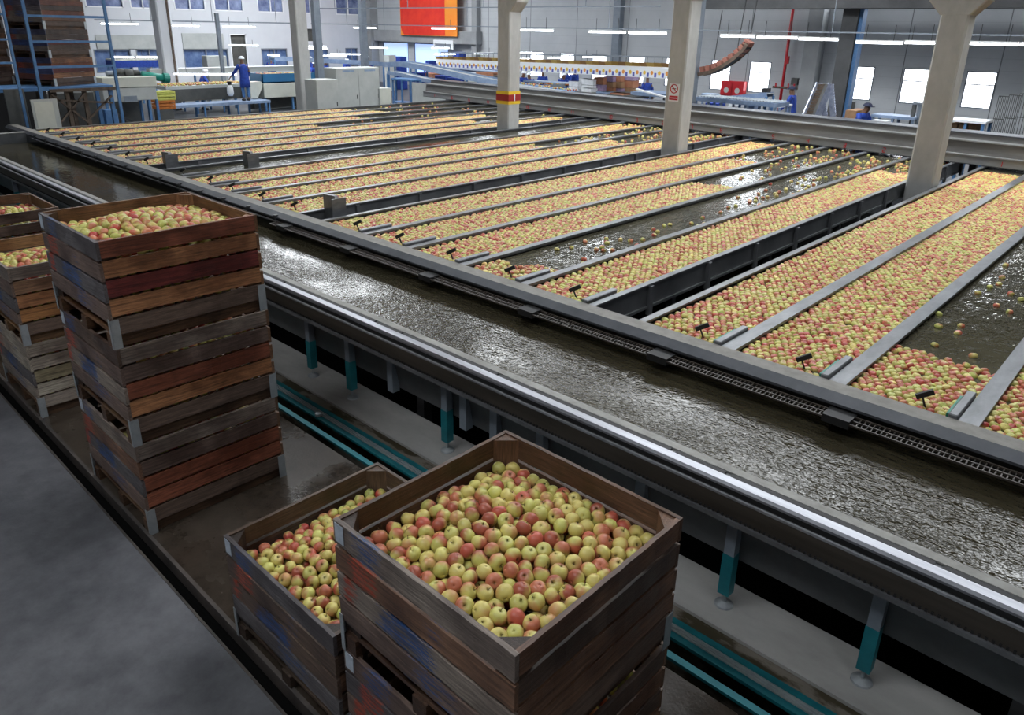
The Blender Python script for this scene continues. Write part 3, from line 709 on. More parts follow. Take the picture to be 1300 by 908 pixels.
def make_bin(x, y, z, label, east, south, inner=(.20,.115,.065), group='wooden apple bins', tagp=True, paint=True, gap=.020):
    """x,y = low corner; east / south: board tints for the +x and -y faces (top to bottom)"""
    t = thing('apple_bin', (x+W/2, y+W/2, z), label, 'crate', group)
    jx, jy = random.uniform(-.004,.004), random.uniform(-.004,.004); x += jx; y += jy
    tk = .022; gp = gap; bh = .132-gp; top = z+BH
    q = random.uniform(-.05,.05); paints = {1: pnt([(REDP,.16+q,.20,.50),(BLUE,.60,.2,.40)]), 2: pnt([(REDP,.06+q,.10,.52),(BLUE,.42+q,.34,.50)]), 3: pnt([(BLUE,.58+q,.35,.44)]), 0: pnt([(BLUE,.20+q,.22,.46)])} if paint else {}
    # south face (-y): four boards over fork openings
    for nm, yf in (('front_boards', y), ('back_boards', y+W-tk)):
        mb = MB(); zt = top
        for i in range(4):
            c = south[i % len(south)] if nm == 'front_boards' else shade(inner, random.uniform(.8,1.2))
            board(mb, 0, x, x+W, yf, tk, zt-(.142-gp)+random.uniform(-.002,.002), zt, c, paints.get(i) if nm == 'front_boards' else None); zt -= .142
        mb.build(nm, MT['wood_x'], t)
    for nm, xf in (('side_boards', x+W-tk), ('side_boards', x)):
        mb = MB(); zt = top; first = xf > x+.5
        for i in range(5):
            c = east[i % len(east)] if first else shade(inner, random.uniform(.8,1.2))
            board(mb, 1, y+tk, y+W-tk, xf, tk, zt-bh, zt+random.uniform(-.002,.002), c); zt -= bh+gp
        mb.build(nm, MT['wood_y'], t)
    # corner posts, three-cornered, just below the rim
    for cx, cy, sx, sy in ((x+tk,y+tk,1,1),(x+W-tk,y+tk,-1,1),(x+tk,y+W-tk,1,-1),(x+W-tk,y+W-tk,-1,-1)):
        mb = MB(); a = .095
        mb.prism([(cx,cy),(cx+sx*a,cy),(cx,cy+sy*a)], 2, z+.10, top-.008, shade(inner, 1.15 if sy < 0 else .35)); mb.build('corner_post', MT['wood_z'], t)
    mb = MB()
    for k in range(8): mb.box((x+.01,y+.02+k*.134,z+.095),(x+W-.01,y+.02+k*.134+.125,z+.115), shade(inner,.8))
    mb.build('floor_boards', MT['wood_x'], t)
    for xr in (x+.005, x+W/2-.045, x+W-.095-.028):
        mb = MB(); board(mb, 1, y+.006, y+W-.006, xr, .09, z, z+.095, shade(inner,.55)); mb.build('skid', MT['wood_y'], t)
    # galvanised straps on the lower corners, folded round each corner
    for cx, sx in ((x,-1),(x+W,1)):
        for cy, sy in ((y,-1),(y+W,1)):
            mb = MB()
            if sx > 0 and sy < 0 or sx < 0 and sy > 0 or True:
                mb.box((cx+sx*.001,cy-sy*.0,z+.002),(cx+sx*.004,cy-sy*.055,z+.205)); mb.box((cx+sx*.004,cy+sy*.001,z+.002),(cx-sx*.022,cy+sy*.004,z+.215))
            o = mb.build('corner_strap', MT['galv'], t)
    if tagp: MB().box((x+.012,y-.003,top-.105),(x+.075,y-.0005,top-.008)).build('metal_tag', MT['label_tag'], t)
    return t
# board tints
DK=(.13,.09,.07); RD=(.30,.10,.055); OR=(.42,.20,.09); GY=(.27,.235,.205); BR=(.22,.125,.08); MR=(.20,.035,.032); LG=(.42,.39,.33); SL=(.125,.12,.13); PB=(.18,.13,.11)
BIN = {}
BIN['F1'] = make_bin(-2.42,1.475,BH,'big open crate of apples, nearest one, topmost of its stack',[BR,DK,BR,BR,DK],[GY,BR,GY,PB],inner=(.155,.085,.052))
BIN['F0'] = make_bin(-2.42,1.475,0,'wooden crate under the nearest open crate of apples',[DK,BR,DK,BR,DK],[PB,SL,PB,SL])
BIN['M0'] = make_bin(-3.61,1.475,0,'single low crate of apples standing on the wet floor beside the nearest stack',[DK,DK,BR,DK,DK],[SL,DK,DK,SL],inner=(.13,.09,.065))
BIN['T0'] = make_bin(-6.05,1.50,0,'bottom crate of the tall three-crate tower',[GY,PB,RD,RD,DK],[GY,BR,SL,PB])
BIN['T1'] = make_bin(-6.05,1.50,BH,'middle crate of the tall three-crate tower, with grey top board',[GY,PB,RD,OR,DK],[DK,PB,GY,PB])
BIN['T2'] = make_bin(-6.06,1.50,2*BH,'top crate of the tall three-crate tower, filled with apples',[RD,OR,MR,OR,DK],[SL,PB,SL,PB],inner=(.24,.125,.06))
BIN['B0'] = make_bin(-8.50,1.50,0,'pale grey weathered crate at the bottom of the stack behind the tower',[LG,LG,(.34,.31,.2),LG,GY],[LG,LG,SL,GY])
BIN['B1'] = make_bin(-8.50,1.50,BH,'open crate of apples with tan boards, upper one of the stack behind the tower',[GY,(.33,.20,.12),OR,(.36,.17,.06),DK],[GY,PB,SL,PB],inner=(.33,.19,.09))
BIN['A0'] = make_bin(-10.75,1.50,0,'dark crate at the bottom of the farthest left-edge stack',[DK,BR,DK,BR,DK],[SL,DK,SL,DK])
BIN['A1'] = make_bin(-10.75,1.50,BH,'open dark crate of apples at the left edge, upper one of the farthest stack',[DK,DK,BR,DK,DK],[SL,DK,SL,DK],inner=(.16,.09,.05))

# ------------------------------------------------------------------ heaped apples (relaxed random packing)
def pack(seed, side=W-.05, depth=.20, mound=.07, r0=.0380):
    rg = np.random.default_rng(seed)
    n = int(.70*side*side*depth/(4/3*math.pi*r0**3)); r = rg.normal(r0,.0018,n).clip(.031,.041)
    H = lambda x, y: mound*np.clip(1-((x/(side*.52))**2+(y/(side*.52))**2),0,1)-mound*.4 + .012*np.sin(x*7+seed)*np.cos(y*6)
    p = np.stack([rg.uniform(-side/2,side/2,n), rg.uniform(-side/2,side/2,n), rg.uniform(-depth,0,n)],1); p[:,2] += H(p[:,0],p[:,1])
    for it in range(140):
        d = p[:,None]-p[None]; L2 = np.sqrt((d**2).sum(2))+np.eye(n); mn = (r[:,None]+r[None])*.97
        o = np.clip(mn-L2,0,None)*(1-np.eye(n)); p += ((d/L2[:,:,None])*o[:,:,None]).sum(1)*.33
        p[:,2] += .0006 if it < 90 else 0
        for a in (0,1): p[:,a] = p[:,a].clip(-side/2+r, side/2-r)
        top = H(p[:,0],p[:,1]); p[:,2] = np.clip(p[:,2], top-depth, top-r*.6)
        # corner posts
        s = np.abs(p[:,0])+np.abs(p[:,1])-(side-.095-.04); m = s > 0
        p[m,0] -= np.sign(p[m,0])*s[m]*.5; p[m,1] -= np.sign(p[m,1])*s[m]*.5
    return p, r, p[:,2]-H(p[:,0],p[:,1])
P1, r1, d1 = pack(3); P2, r2, d2 = pack(8)
cands = []; rest = []
def fill(key, PP, rr, dd, drop, turn, solo):
    b = BIN[key].location; cx, cy, zt = b.x, b.y, b.z+BH-drop
    c, s = [(1,0),(0,1),(-1,0),(0,-1)][turn]
    for q, r, dep_ in zip(PP, rr, dd):
        w = (cx+q[0]*c-q[1]*s, cy+q[0]*s+q[1]*c, zt+q[2])
        if solo and dep_ > -.085: cands.append((r/ (Vector(w)-CAMP).length, w, r, key, dep_))
        elif dep_ > -.15: rest.append((w, r))
fill('F1', P1, r1, d1, .115, 0, True); fill('M0', P2, r2, d2, .125, 0, True)
fill('T2', P1, r1, d1, .06, 1, False); fill('B1', P2, r2, d2, .10, 2, False); fill('A1', P1, r1, d1, .10, 3, False)
def seen(c):
    # frame test and hidden-behind-rim test
    sx, sy, k = pxof(c[1]); return -10 < sx < 1310 and sy < 915
def hidden(c):
    w = Vector(c[1])
    b = BIN[c[3]].location; zt = b.z+BH; d = CAMP-w; tt = (zt-w.z)/d.z; h = w+d*tt
    if not (b.x-W/2 < h.x < b.x+W/2 and b.y-W/2-.03 < h.y < b.y+W/2): return True   # behind the near rim
    if c[3] == 'M0':
        f = BIN['F1'].location
        tx = (f.x-W/2-w.x)/d.x
        if tx > 0:
            h = w+d*tx
            if f.y-W/2 < h.y < f.y+W/2 and h.z < f.z+BH: return True
    return False
good = sorted([c for c in cands if seen(c) and not hidden(c)], key=lambda c: -c[0])
NSOLO = 300
solo = good[:NSOLO]; sid = {id(c) for c in solo}
rest += [(c[1], c[2]) for c in cands if id(c) not in sid]
print('apples: candidates', len(cands), 'good', len(good))
# prototypes: 18 apples with differing blush
protos = []
TP = apple_template(12, 16, .03, math.pi-.03)
kinds = ['yellow-green','pink-blushed','mostly red']
for i in range(21):
    kd = i % 3; V, F = TP; d = Vector((random.gauss(0,1),random.gauss(0,1),random.gauss(0,.6))).normalized()
    kk = random.random(); kk = .25+.75*kk; g = (GREEN*(1-kk)+YEL*kk)*random.uniform(1.0,1.2)
    b = [PINK*.8+YEL*.2, PINK*.8+RED*.2, RED*random.uniform(.35,.75)+PINK*.4][kd]; am = [-.60,-.08,.30][kd]
    k = V@np.array(d)/np.linalg.norm(V,axis=1).clip(.3)+am
    ang = np.arctan2(V[:,1],V[:,0]); k = k+.14*np.sin(ang*9+i)+.09*np.sin(ang*23+i*2); k = np.clip((k+.35)/.8,0,1)[:,None]
    C = g[None]*(1-k)+b[None]*k
    dim = np.exp(-((V[:,0]**2+V[:,1]**2)/.05))[:,None]*(V[:,2:3] > 0); C = C*(1-.55*dim)+np.array([[.16,.17,.04]])*.55*dim
    me = bpy.data.meshes.new('apple'); me.from_pydata(V.tolist(), [], [tuple(int(j) for j in f) for f in F]+[tuple(range(16))[::-1] if False else tuple(range(15,-1,-1)), tuple(range(11*16, 12*16))]); me.polygons.foreach_set('use_smooth', [True]*len(me.polygons))
    a = me.color_attributes.new('Col', 'FLOAT_COLOR', 'POINT'); a.data.foreach_set('color', np.concatenate([C, np.ones((len(C),1))],1).astype(np.float32).ravel())
    me.materials.append(MT['apple_near'] if 'apple_near' in MT else MT['apple']); protos.append(me)
sm = MB().tube([(0,0,.55),(.02,0,.8),(.09,.02,1.05)], [.035,.03,.045], 6); so = sm.build('stem_source', MT['stem'], None, True, origin=(0,0,0)); STEM = so.data; STEM.name = 'stem'; bpy.data.objects.remove(so)
where = {'F1': 'heaped in the nearest crate', 'M0': 'heaped in the low crate on the wet floor'}
for j, c in enumerate(solo):
    i = random.randrange(21); o = bpy.data.objects.new('apple', protos[i]); COL.objects.link(o)
    o.location = c[1]; o.scale = (c[2],)*3
    tl = random.choice([.3,.6,1.0,1.5,2.2,2.9]); o.rotation_euler = (tl*random.choice((-1,1)), random.uniform(-.5,.5), random.uniform(0,6.28))
    tag(o, '%s apple %s' % (kinds[i % 3], where[c[3]]), 'apple', '%s apples %s' % (kinds[i % 3], where[c[3]]))
    s = bpy.data.objects.new('stem', STEM); COL.objects.link(s); s.parent = o
# apples glimpsed between the boards of the stacked crates
for key in BIN:
    b = BIN[key].location; x0, y0, z0 = b.x-W/2+.065, b.y-W/2+.065, b.z+.16
    hi = BH-.12 if key in ('F1','M0','T2','B1','A1') else BH-.16
    for zz in np.arange(z0, b.z+hi-.06, .066):
        for u in np.arange(0, W-.12, .07):
            rest.append(((b.x+W/2-.06+random.uniform(-.004,.002), y0+u, zz+random.uniform(-.008,.008)), .035))
            rest.append(((x0+u, b.y-W/2+.062, zz+random.uniform(-.008,.008)), .035))
    if key in ('T0','T1','B0','A0','F0'):
        for u in np.arange(0, W-.12, .07):
            for v in np.arange(0, .5, .07): rest.append(((b.x+W/2-.07-v, y0+u, b.z+hi-.02+random.uniform(-.02,.02)), .035))
RP = np.array([w for w, r in rest]); RR = np.array([r for w, r in rest])
TT = apple_template(8, 10, .06, math.pi-.06)
o = big_mesh('heaped_apples', [apple_cloud(RP, RR, TT, RNG.uniform(0,3.1,len(RP)))], MT['apple'])
tag(o, 'remaining red and yellow-green apples heaped deeper in the wooden crates', 'apples', 'apples in the crates', 'stuff')

# ================================================================== background helpers
def rect(px0, py0, px1, py1, axis, v):
    """world extents of a photo rectangle on the plane axis=v"""
    cx, cy = (px0+px1)/2, (py0+py1)/2; o = 1-axis
    a = at(px0,cy,axis,v)[o]; b = at(px1,cy,axis,v)[o]; z1 = at(cx,py0,axis,v).z; z0 = at(cx,py1,axis,v).z
    return min(a,b), max(a,b), z0, z1
def slab(mb, px0, py0, px1, py1, axis, v, dep, zmin=None):
    a, b, z0, z1 = rect(px0,py0,px1,py1,axis,v)
    if zmin is not None: z0 = zmin
    if axis == 0: mb.box((v-dep,a,z0),(v,b,z1))
    else: mb.box((a,v,z0),(b,v+dep,z1))
    return (a,b,z0,z1)
def box_thing(name, label, cat, m, px0, py0, px1, py1, axis, v, dep, zmin=None, group=None, bevel=.01):
    mb = MB(); slab(mb,px0,py0,px1,py1,axis,v,dep,zmin); return tag(mb.build(name, MT[m] if isinstance(m,str) else m, bevel=bevel), label, cat, group)
def frame_thing(name, label, cat, px0, py0, px1, py1, axis, v, dep, top_m, leg_m, toph=.06, group=None, nl=2, shelf=False):
    """table-like thing: top (parts), legs each a part"""
    a, b, z0, z1 = rect(px0,py0,px1,py1,axis,v); 
    c = (v-dep/2,(a+b)/2,0) if axis == 0 else ((a+b)/2,v+dep/2,0)
    t = thing(name, c, label, cat, group)
    P = lambda u, w, z: (v-w, u, z) if axis == 0 else (u, v+w, z)
    MB().box(P(a,0,z1-toph),P(b,dep,z1)).build('top', MT[top_m], t)
    for k in range(nl):
        u = a+.05+(b-a-.1)*k/max(nl-1,1)
        for w in (.05,dep-.05): MB().box(P(u-.03,w-.03,0),P(u+.03,w+.03,z1-toph)).build('leg', MT[leg_m], t)
    if shelf: MB().box(P(a,.05,.35),P(b,dep-.05,.39)).build('shelf', MT[leg_m], t)
    return t
# ------------------------------------------------------------------ workers
def skin_mesh(name, nodes, edges, root=0, sub=1):
    me = bpy.data.meshes.new(name); me.from_pydata([n[0] for n in nodes], edges, [])
    o = bpy.data.objects.new(name, me); COL.objects.link(o)
    m = o.modifiers.new('skin','SKIN'); m.use_smooth_shade = True
    for i, n in enumerate(nodes):
        r = n[1]; me.skin_vertices[0].data[i].radius = (r, r) if not isinstance(r, tuple) else r
        me.skin_vertices[0].data[i].use_root = (i == root)
    s = o.modifiers.new('sub','SUBSURF'); s.levels = sub; s.render_levels = sub
    dg = bpy.context.evaluated_depsgraph_get(); dg.update(); out = bpy.data.meshes.new_from_object(o.evaluated_get(dg))
    bpy.data.objects.remove(o); out.name = name; return out
def limb(a, b, t): return tuple(a[i]+(b[i]-a[i])*t for i in range(3))
def worker(loc, rotz, label, pose='stand', cap='cap_white', coat='royal', group=None, height=1.70, long_coat=True):
    """faces local -y"""
    lean = {'stand':.04, 'work':.30, 'sit':.22, 'reach':.10}[pose]
    hip = .92 if pose != 'sit' else .50
    def tor(h, f=0): return (0, -math.sin(lean)*h-f, hip+math.cos(lean)*h)
    pel = (0,0,hip); ch = tor(.30); nk = tor(.49); hd = tor(.575,.02); ht = tor(.68,.03)
    nodes = []; edges = []
    def nd(p, r): nodes.append((p, r)); return len(nodes)-1
    def ed(*k): edges.extend(zip(k[:-1], k[1:]))
    p = nd(pel,(.15,.11)); c = nd(ch,(.17,.11)); n = nd(nk,.06); h1 = nd(hd,(.078,.092)); h2 = nd(ht,(.080,.098)); h3 = nd(tor(.76,.03),.05); ed(p,c,n,h1,h2,h3)
    nose = nd((hd[0], hd[1]-.105, hd[2]+.035), .013); ed(h1, nose)
    arms = []
    for s in (-1,1):
        sh = (s*.17, tor(.44)[1], tor(.44)[2])
        if pose == 'stand': el = (s*.235, sh[1]+.02, sh[2]-.29); wr = (s*.27, sh[1]-.08, sh[2]-.54)
        elif pose == 'reach' and s == 1: el = (.30, sh[1]-.10, sh[2]-.24); wr = (.42, sh[1]-.22, sh[2]-.42)
        elif pose == 'reach': el = (-.24, sh[1]-.02, sh[2]-.28); wr = (-.25, sh[1]-.20, sh[2]-.45)
        else: el = (s*.25, sh[1]-.12, sh[2]-.24); wr = (s*.17, sh[1]-.36, sh[2]-.28)
        a0 = nd(sh,.062); a1 = nd(el,.045); a2 = nd(wr,.030); ed(c,a0,a1,a2)
        d = (Vector(wr)-Vector(el)).normalized(); hd_ = Vector(wr)+d*.07; a3 = nd(tuple(hd_),(.038,.018)); ed(a2,a3)
        sd = d.cross(Vector((0,0,1))); sd = sd.normalized() if sd.length > .2 else Vector((0,1,0))
        for k, (o_, ln) in enumerate(((-.030,.065),(-.010,.078),(.010,.072),(.030,.055))):
            f0 = nd(tuple(hd_+sd*o_+d*.03),.010); f1 = nd(tuple(hd_+sd*o_+d*(.03+ln*.6)+Vector((0,0,-.008))),.009); f2 = nd(tuple(hd_+sd*o_+d*(.03+ln)+Vector((0,0,-.022))),.007); ed(a3,f0,f1,f2)
        th = nd(tuple(hd_-sd*.045*s+d*.01),.011); th2 = nd(tuple(hd_-sd*.06*s+d*.045),.009); ed(a2,th,th2)
        arms.append((sh,el,wr))
    legs = []
    for s in (-1,1):
        hj = (s*.09,0,hip-.06)
        if pose == 'sit': kn = (s*.11,-.42,.50); an = (s*.11,-.40,.09)
        else: kn = (s*.10,-.02,.50); an = (s*.10,.02,.09)
        k0 = nd(hj,.085); k1 = nd(kn,.060); k2 = nd(an,.040); k3 = nd((an[0],an[1]-.12,.035),(.04,.03)); ed(p,k0,k1,k2,k3); legs.append((hj,kn,an))
    body = bpy.data.objects.new('body', skin_mesh('body', nodes, edges)); body.data.materials.clear(); body.data.materials.append(MT['skin'])
    t = thing('person', loc, label, 'person', group); t.rotation_euler = (0,0,rotz)
    k = height/1.70
    t.scale = (k,k,k)
    def put(o, m=None):
        COL.objects.link(o) if o.name not in COL.objects else None
        o.parent = t
        if m: o.data.materials.clear(); o.data.materials.append(MT[m])
        return o
    put(body)
    # coat: lofted body from hem to collar, sleeves running into the shoulders
    mb = MB(); rings = []
    if long_coat and pose != 'sit': rings += [((0,.0,.52),.215,.165),((0,.0,.72),.205,.160)]
    rings += [(tor(-.04),.185,.145),(tor(.06),.175,.135),(tor(.18),.170,.130),(tor(.32),.195,.135),(tor(.41),.190,.120),(tor(.46),.130,.095),(tor(.50),.070,.075)]
    vs = []; ns = 14
    for c_, rx, ry in rings:
        for q in range(ns): b_ = 2*math.pi*q/ns; vs.append((c_[0]+rx*math.cos(b_), c_[1]+ry*math.sin(b_), c_[2]))
    fs = [(i*ns+q,i*ns+(q+1)%ns,(i+1)*ns+(q+1)%ns,(i+1)*ns+q) for i in range(len(rings)-1) for q in range(ns)]
    fs += [tuple(range(ns)), tuple((len(rings)-1)*ns+q for q in range(ns))]
    mb.add(vs, fs)
    for sh, el, wr in arms: mb.tube([limb(sh,ch,.35),sh,limb(sh,el,.5),el,limb(el,wr,.9)],[.06,.078,.068,.060,.046],10)
    put(mb.build('coat', MT[coat], None, True, origin=(0,0,0)))
    tn = [(pel,(.12,.09))]; te = []
    for hj, kn, an in legs:
        b0 = len(tn); tn += [(hj,.085),(kn,.075),(limb(kn,an,.95),.062)]; te += [(0,b0),(b0,b0+1),(b0+1,b0+2)]
    put(bpy.data.objects.new('trousers', skin_mesh('trousers', tn, te)), 'jeans')
    for hj, kn, an in legs:
        mb = MB().box((an[0]-.045,an[1]-.19,0),(an[0]+.045,an[1]+.06,.075)); o = mb.build('shoe', MT['shoe'], None, origin=(0,0,0), bevel=.02); put(o)
    # cap: shell over the crown
    mb = MB(); cxx = Vector(ht)+Vector((0,.005,.0)); vs = []; fs = []; nr, ns = 5, 12
    for i in range(nr):
        a = i/(nr-1)*1.45; 
        for q in range(ns): b = 2*math.pi*q/ns; vs.append(cxx+Vector((.118*math.sin(a+.05)*math.cos(b), .135*math.sin(a+.05)*math.sin(b), .115*math.cos(a))))
    for i in range(nr-1):
        for q in range(ns): fs.append((i*ns+q,i*ns+(q+1)%ns,(i+1)*ns+(q+1)%ns,(i+1)*ns+q))
    fs.append(tuple(range(ns))); mb.add(vs, fs)
    if cap == 'cap_dark': mb.box(tuple(cxx+Vector((-.06,-.20,0))), tuple(cxx+Vector((.06,-.09,.015))))
    o = mb.build('cap', MT[cap], None, True, origin=(0,0,0)); put(o)
    for s in (-1,1):
        o = MB().tube([(s*.028,hd[1]-.088,hd[2]+.062),(s*.028,hd[1]-.082,hd[2]+.062)],.009,6).build('eye', MT['black'], None, origin=(0,0,0)); put(o)
    return t
def face_to(p, q): d = Vector(q)-Vector(p); return math.atan2(d.x, -d.y)

# ================================================================== left: crate tipper, rack, machines
BX = -23.7
for k, (e, s_, l) in enumerate((([OR,(.34,.10,.03),MR,OR,DK],[(.10,.12,.25),RD,(.10,.12,.25),RD],'orange-brown crate at the bottom of the raised stack behind the blue ladder frame'),
                         ([DK,DK,MR,DK,DK],[(.12,.14,.25),GY,(.08,.1,.25),GY],'very dark crate, second from the bottom of the raised stack'),
                         ([RD,DK,RD,BR,DK],[(.15,.14,.2),(.2,.18,.2),GY,GY],'dark red-brown crate, third from the bottom of the raised stack'),
                         ([DK,RD,DK,RD,DK],[GY,(.1,.12,.25),GY,GY],'crate at the top of the raised stack, cut by the photo edge'))):
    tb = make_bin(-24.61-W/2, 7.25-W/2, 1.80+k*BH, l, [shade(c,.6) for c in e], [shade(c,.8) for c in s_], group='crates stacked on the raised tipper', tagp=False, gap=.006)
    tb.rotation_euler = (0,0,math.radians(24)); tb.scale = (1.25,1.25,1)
for k in range(4):
    tb = make_bin(-25.6-W/2, 5.45-W/2, 1.80+k*BH, 'dark crate in the stack at the upper left edge, %s' % ['lowest','second from below','third from below','topmost'][k], [DK,BR,DK,DK,DK],[SL,DK,SL,DK], group='crates at the upper left edge', tagp=False, paint=False, gap=.006)
    tb.rotation_euler = (0,0,math.radians(24)); tb.scale = (1.25,1.25,1)
t = thing('tipper_frame', (BX-.5,7.4,0), 'blue and rusty steel frame carrying the raised crate stack', 'frame')
MB().box((BX-1.3,5.4,1.70),(BX+.12,8.35,1.79)).build('deck', MT['rack_blue'], t)
MB().box((BX+.10,6.7,1.66),(BX+.16,8.5,1.74)).build('edge_roller', MT['rust'], t)
for y in (6.75,7.15,7.6,8.3): 
    for x in (BX,BX-1.1): MB().box((x-.05,y-.05,0),(x+.05,y+.05,1.70)).build('leg', MT['rust'] if y < 8 else MT['rack_blue'], t)
for p, q in (((BX+.06,6.75,.75),(BX+.06,7.6,1.6)),((BX+.06,6.75,1.6),(BX+.06,7.6,.75)),((BX+.06,6.75,1.45),(BX+.06,8.3,1.30)),((BX+.06,7.6,.9),(BX+.06,8.3,1.5))):
    MB().bar(p, q, .05).build('brace', MT['rust'], t)
# blue ladder frame in front
t = thing('ladder_frame', (-22.5,7.1,0), 'tall blue ladder-like guard frame in front of the raised crates', 'guard frame')
for y in (6.18, 8.08): MB().box((-22.53,y-.035,0),(-22.46,y+.035,4.6)).build('post', MT['rack_blue'], t)
for px, py in ((85,21),(88,53),(95,84.5)): z = at(px,py,0,-22.5).z; MB().box((-22.52,6.18,z-.03),(-22.48,8.08,z+.03)).build('rung', MT['rack_blue'], t)
t = thing('ladder_frame', (-22.5,5.3,0), 'blue guard frame cut by the left photo edge', 'guard frame')
for y in (5.73, 4.6): MB().box((-22.53,y-.03,0),(-22.47,y+.03,4.6)).build('post', MT['rack_blue'], t)
for px, py in ((2,18),(3,50),(5,80)): z = at(px,py,0,-22.5).z; MB().box((-22.52,4.6,z-.025),(-22.48,5.73,z+.025)).build('rung', MT['rack_blue'], t)
t = thing('guard_panel', (-22.55,6.25,.0), 'grey hinged cabinet door leaning behind the end of the long beam', 'panel')
a = rect(42,126,76,163,0,-22.3); MB().box((-22.36,a[0],a[2]-.3),(-22.32,a[1],a[3])).build('sheet', MT['panel_grey'], t); MB().box((-22.32,a[0]+.06,a[2]),(-22.31,a[1]-.12,a[3]-.06)).build('inset', MT['cream'], t)
MB().box((-22.36,a[0],0),(-22.33,a[0]+.05,a[3])).build('stile', MT['slate_post'], t)
box_thing('mesh_guard', 'dark grey mesh guard at the left edge beyond the canal end', 'guard', 'hood', 8,113,34,153,0,-22.9,.03, zmin=0)
# canal end funnel
# grading machine
t = thing('grading_machine', (-26,9.6,0), 'cream and light grey machine housing on blue legs beside the ladder frame', 'machine')
mb = MB(); A = slab(mb,130,98,199,111,0,-25.5,.9); mb.build('cream_cover', MT['cream'], t, bevel=.01)
mb = MB(); B = slab(mb,131,111.5,199,128,0,-25.52,.86); mb.build('grey_side', MT['panel_grey'], t, bevel=.01)
for y in (A[0]+.05,A[1]-.3,A[1]-.05):
    for x in (-25.6,-26.3): MB().box((x-.035,y-.035,0),(x+.035,y+.035,B[2])).build('leg', MT['rack_blue'], t)
MB().bar((-25.6,A[0]+.1,.9),(-25.6,A[1]-.3,.1),.07).build('brace', MT['steel_dark'], t)
MB().box((-25.5,A[0]+.55,B[2]-.02),(-25.48,A[0]+.95,B[2]+.15)).build('vent_grille', MT['slate_post'], t)
box_thing('dark_hopper','dark sloping hopper under the grading machine','hopper','hood',158,129,182,155,0,-26.6,.8, zmin=0)
box_thing('machine_base','dark machine base behind the rusty tipper legs','machine','hood',60,118,128,150,0,-27.5,.8, zmin=0)
box_thing('machine_base','black machine base behind the crossed braces at the left edge','machine','black',-20,95,60,150,0,-26.8,.8, zmin=0)
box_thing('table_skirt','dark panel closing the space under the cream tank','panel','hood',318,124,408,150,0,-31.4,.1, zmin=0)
box_thing('control_box', 'small blue steel box under the grading machine', 'box', 'rack_blue', 134,139,150,156,0,-24.8,.3, zmin=0)
t = thing('motor', (-26,10.3,0), 'green covered motor on top of the grading machine', 'motor')
a = at(180,95,0,-26); b = at(207,99,0,-26); MB().tube([a, b], .12, 12).build('housing', MT['green'], t, smooth=True); MB().tube([b, Vector(b)+Vector((0,.18,-.02))], .16, 12).build('end_cap', MT['green'], t)
for k, (px, py, r) in enumerate(((140,93,.08),(152,91,.10),(163,93,.13),(172,92,.08))):
    p = at(px,py,0,-26.1); t = thing('small_motor', p, ['leftmost small grey motor on the grading machine','round dark motor, second on the grading machine','largest round dark motor on the grading machine','small dark motor beside the green cover'][k], 'motor')
    MB().tube([p+Vector((0,-.12,0)), p+Vector((0,.12,0))], r, 10).build('body', MT['hood' if k else 'slate_post'], t, smooth=True); MB().tube([p+Vector((0,.12,0)), p+Vector((0,.2,0))], r*.3, 8).build('shaft', MT['galv'], t); MB().box(p+Vector((-.1,-.1,-.24)), p+Vector((.1,.1,-r*.8))).build('mount', MT['steel_dark'], t)
def harvest_crate(px0,py0,px1,py1,X,m,label,dep=.45):
    a,b,z0,z1 = rect(px0,py0,px1,py1,0,X); t = thing('plastic_crate', (X-dep/2,(a+b)/2,z0), label, 'crate')
    mb = MB()
    for x in (X,X-dep):
        for k in range(3): mb.box((x-.01,a,z0+(z1-z0)*k/3+.02),(x+.01,b,z0+(z1-z0)*(k+1)/3-.01))
    for y in (a,b):
        for k in range(3): mb.box((X-dep,y-.01,z0+(z1-z0)*k/3+.02),(X,y+.01,z0+(z1-z0)*(k+1)/3-.01))
    mb.build('walls', MT[m], t); MB().box((X-dep-.015,a-.015,z1-.03),(X+.015,b+.015,z1)).build('rim', MT[m], t); MB().box((X-dep,a,z0),(X,b,z0+.02)).build('base', MT[m], t)
    for y in (a,b): MB().box((X-.02,y-.02,z0),(X+.012,y+.02,z1)).build('corner', MT[m], t)
harvest_crate(199,116,222,127.5,-26.6,'crate_yellow','yellow plastic crate on top of the orange one'); harvest_crate(200,127.5,222,139,-26.6,'crate_orange','orange plastic crate under the yellow one')
box_thing('crate_stand', 'dark stand beneath the yellow and orange plastic crates', 'stand', 'hood', 202,139,221,152,0,-26.6,.4, zmin=0)
# walkway, grading tables
t = frame_thing('walkway_bench','long blue platform in front of the grading tables','platform',213,131,344,137,0,-29.2,.9,'pale_blue','rack_blue',.10,nl=4)
t = frame_thing('grading_table','long grading table with dark side, left of the standing worker','table',213,108,318,150,0,-30.9,1.3,'panel_grey','rack_blue',.14,nl=4)
a = rect(213,112,318,127,0,-30.85); MB().box((-30.9,a[0],a[2]),(-30.87,a[1],a[3])).build('side_sheet', MT['hood'], t)
mb = MB(); 
for k in range(160): y = a[0]+(a[1]-a[0])*random.random(); x = -30.95-random.random()*1.1; mb.box((x-.035,y-.035,1.05+.2),(x+.035,y+.035,1.12+.2))
zt = rect(213,108,318,150,0,-30.9)[3]
FR = []; 
def scatter(name, label, x0, x1, y0, y1, z, n, grp):
    q = np.stack([RNG.uniform(x0,x1,n), RNG.uniform(y0,y1,n), np.full(n,z+.034)],1)
    FR.append((q,))
scatter('', '', -32.1,-30.95,a[0],a[1],zt,350,'')
t = thing('long_hood', (-33,14,0), 'long light grey conveyor beam above the grading tables', 'conveyor')
mb = MB(); A = slab(mb,190,86,392,92,0,-32.9,.35); mb.build('beam', MT['panel_grey'], t)
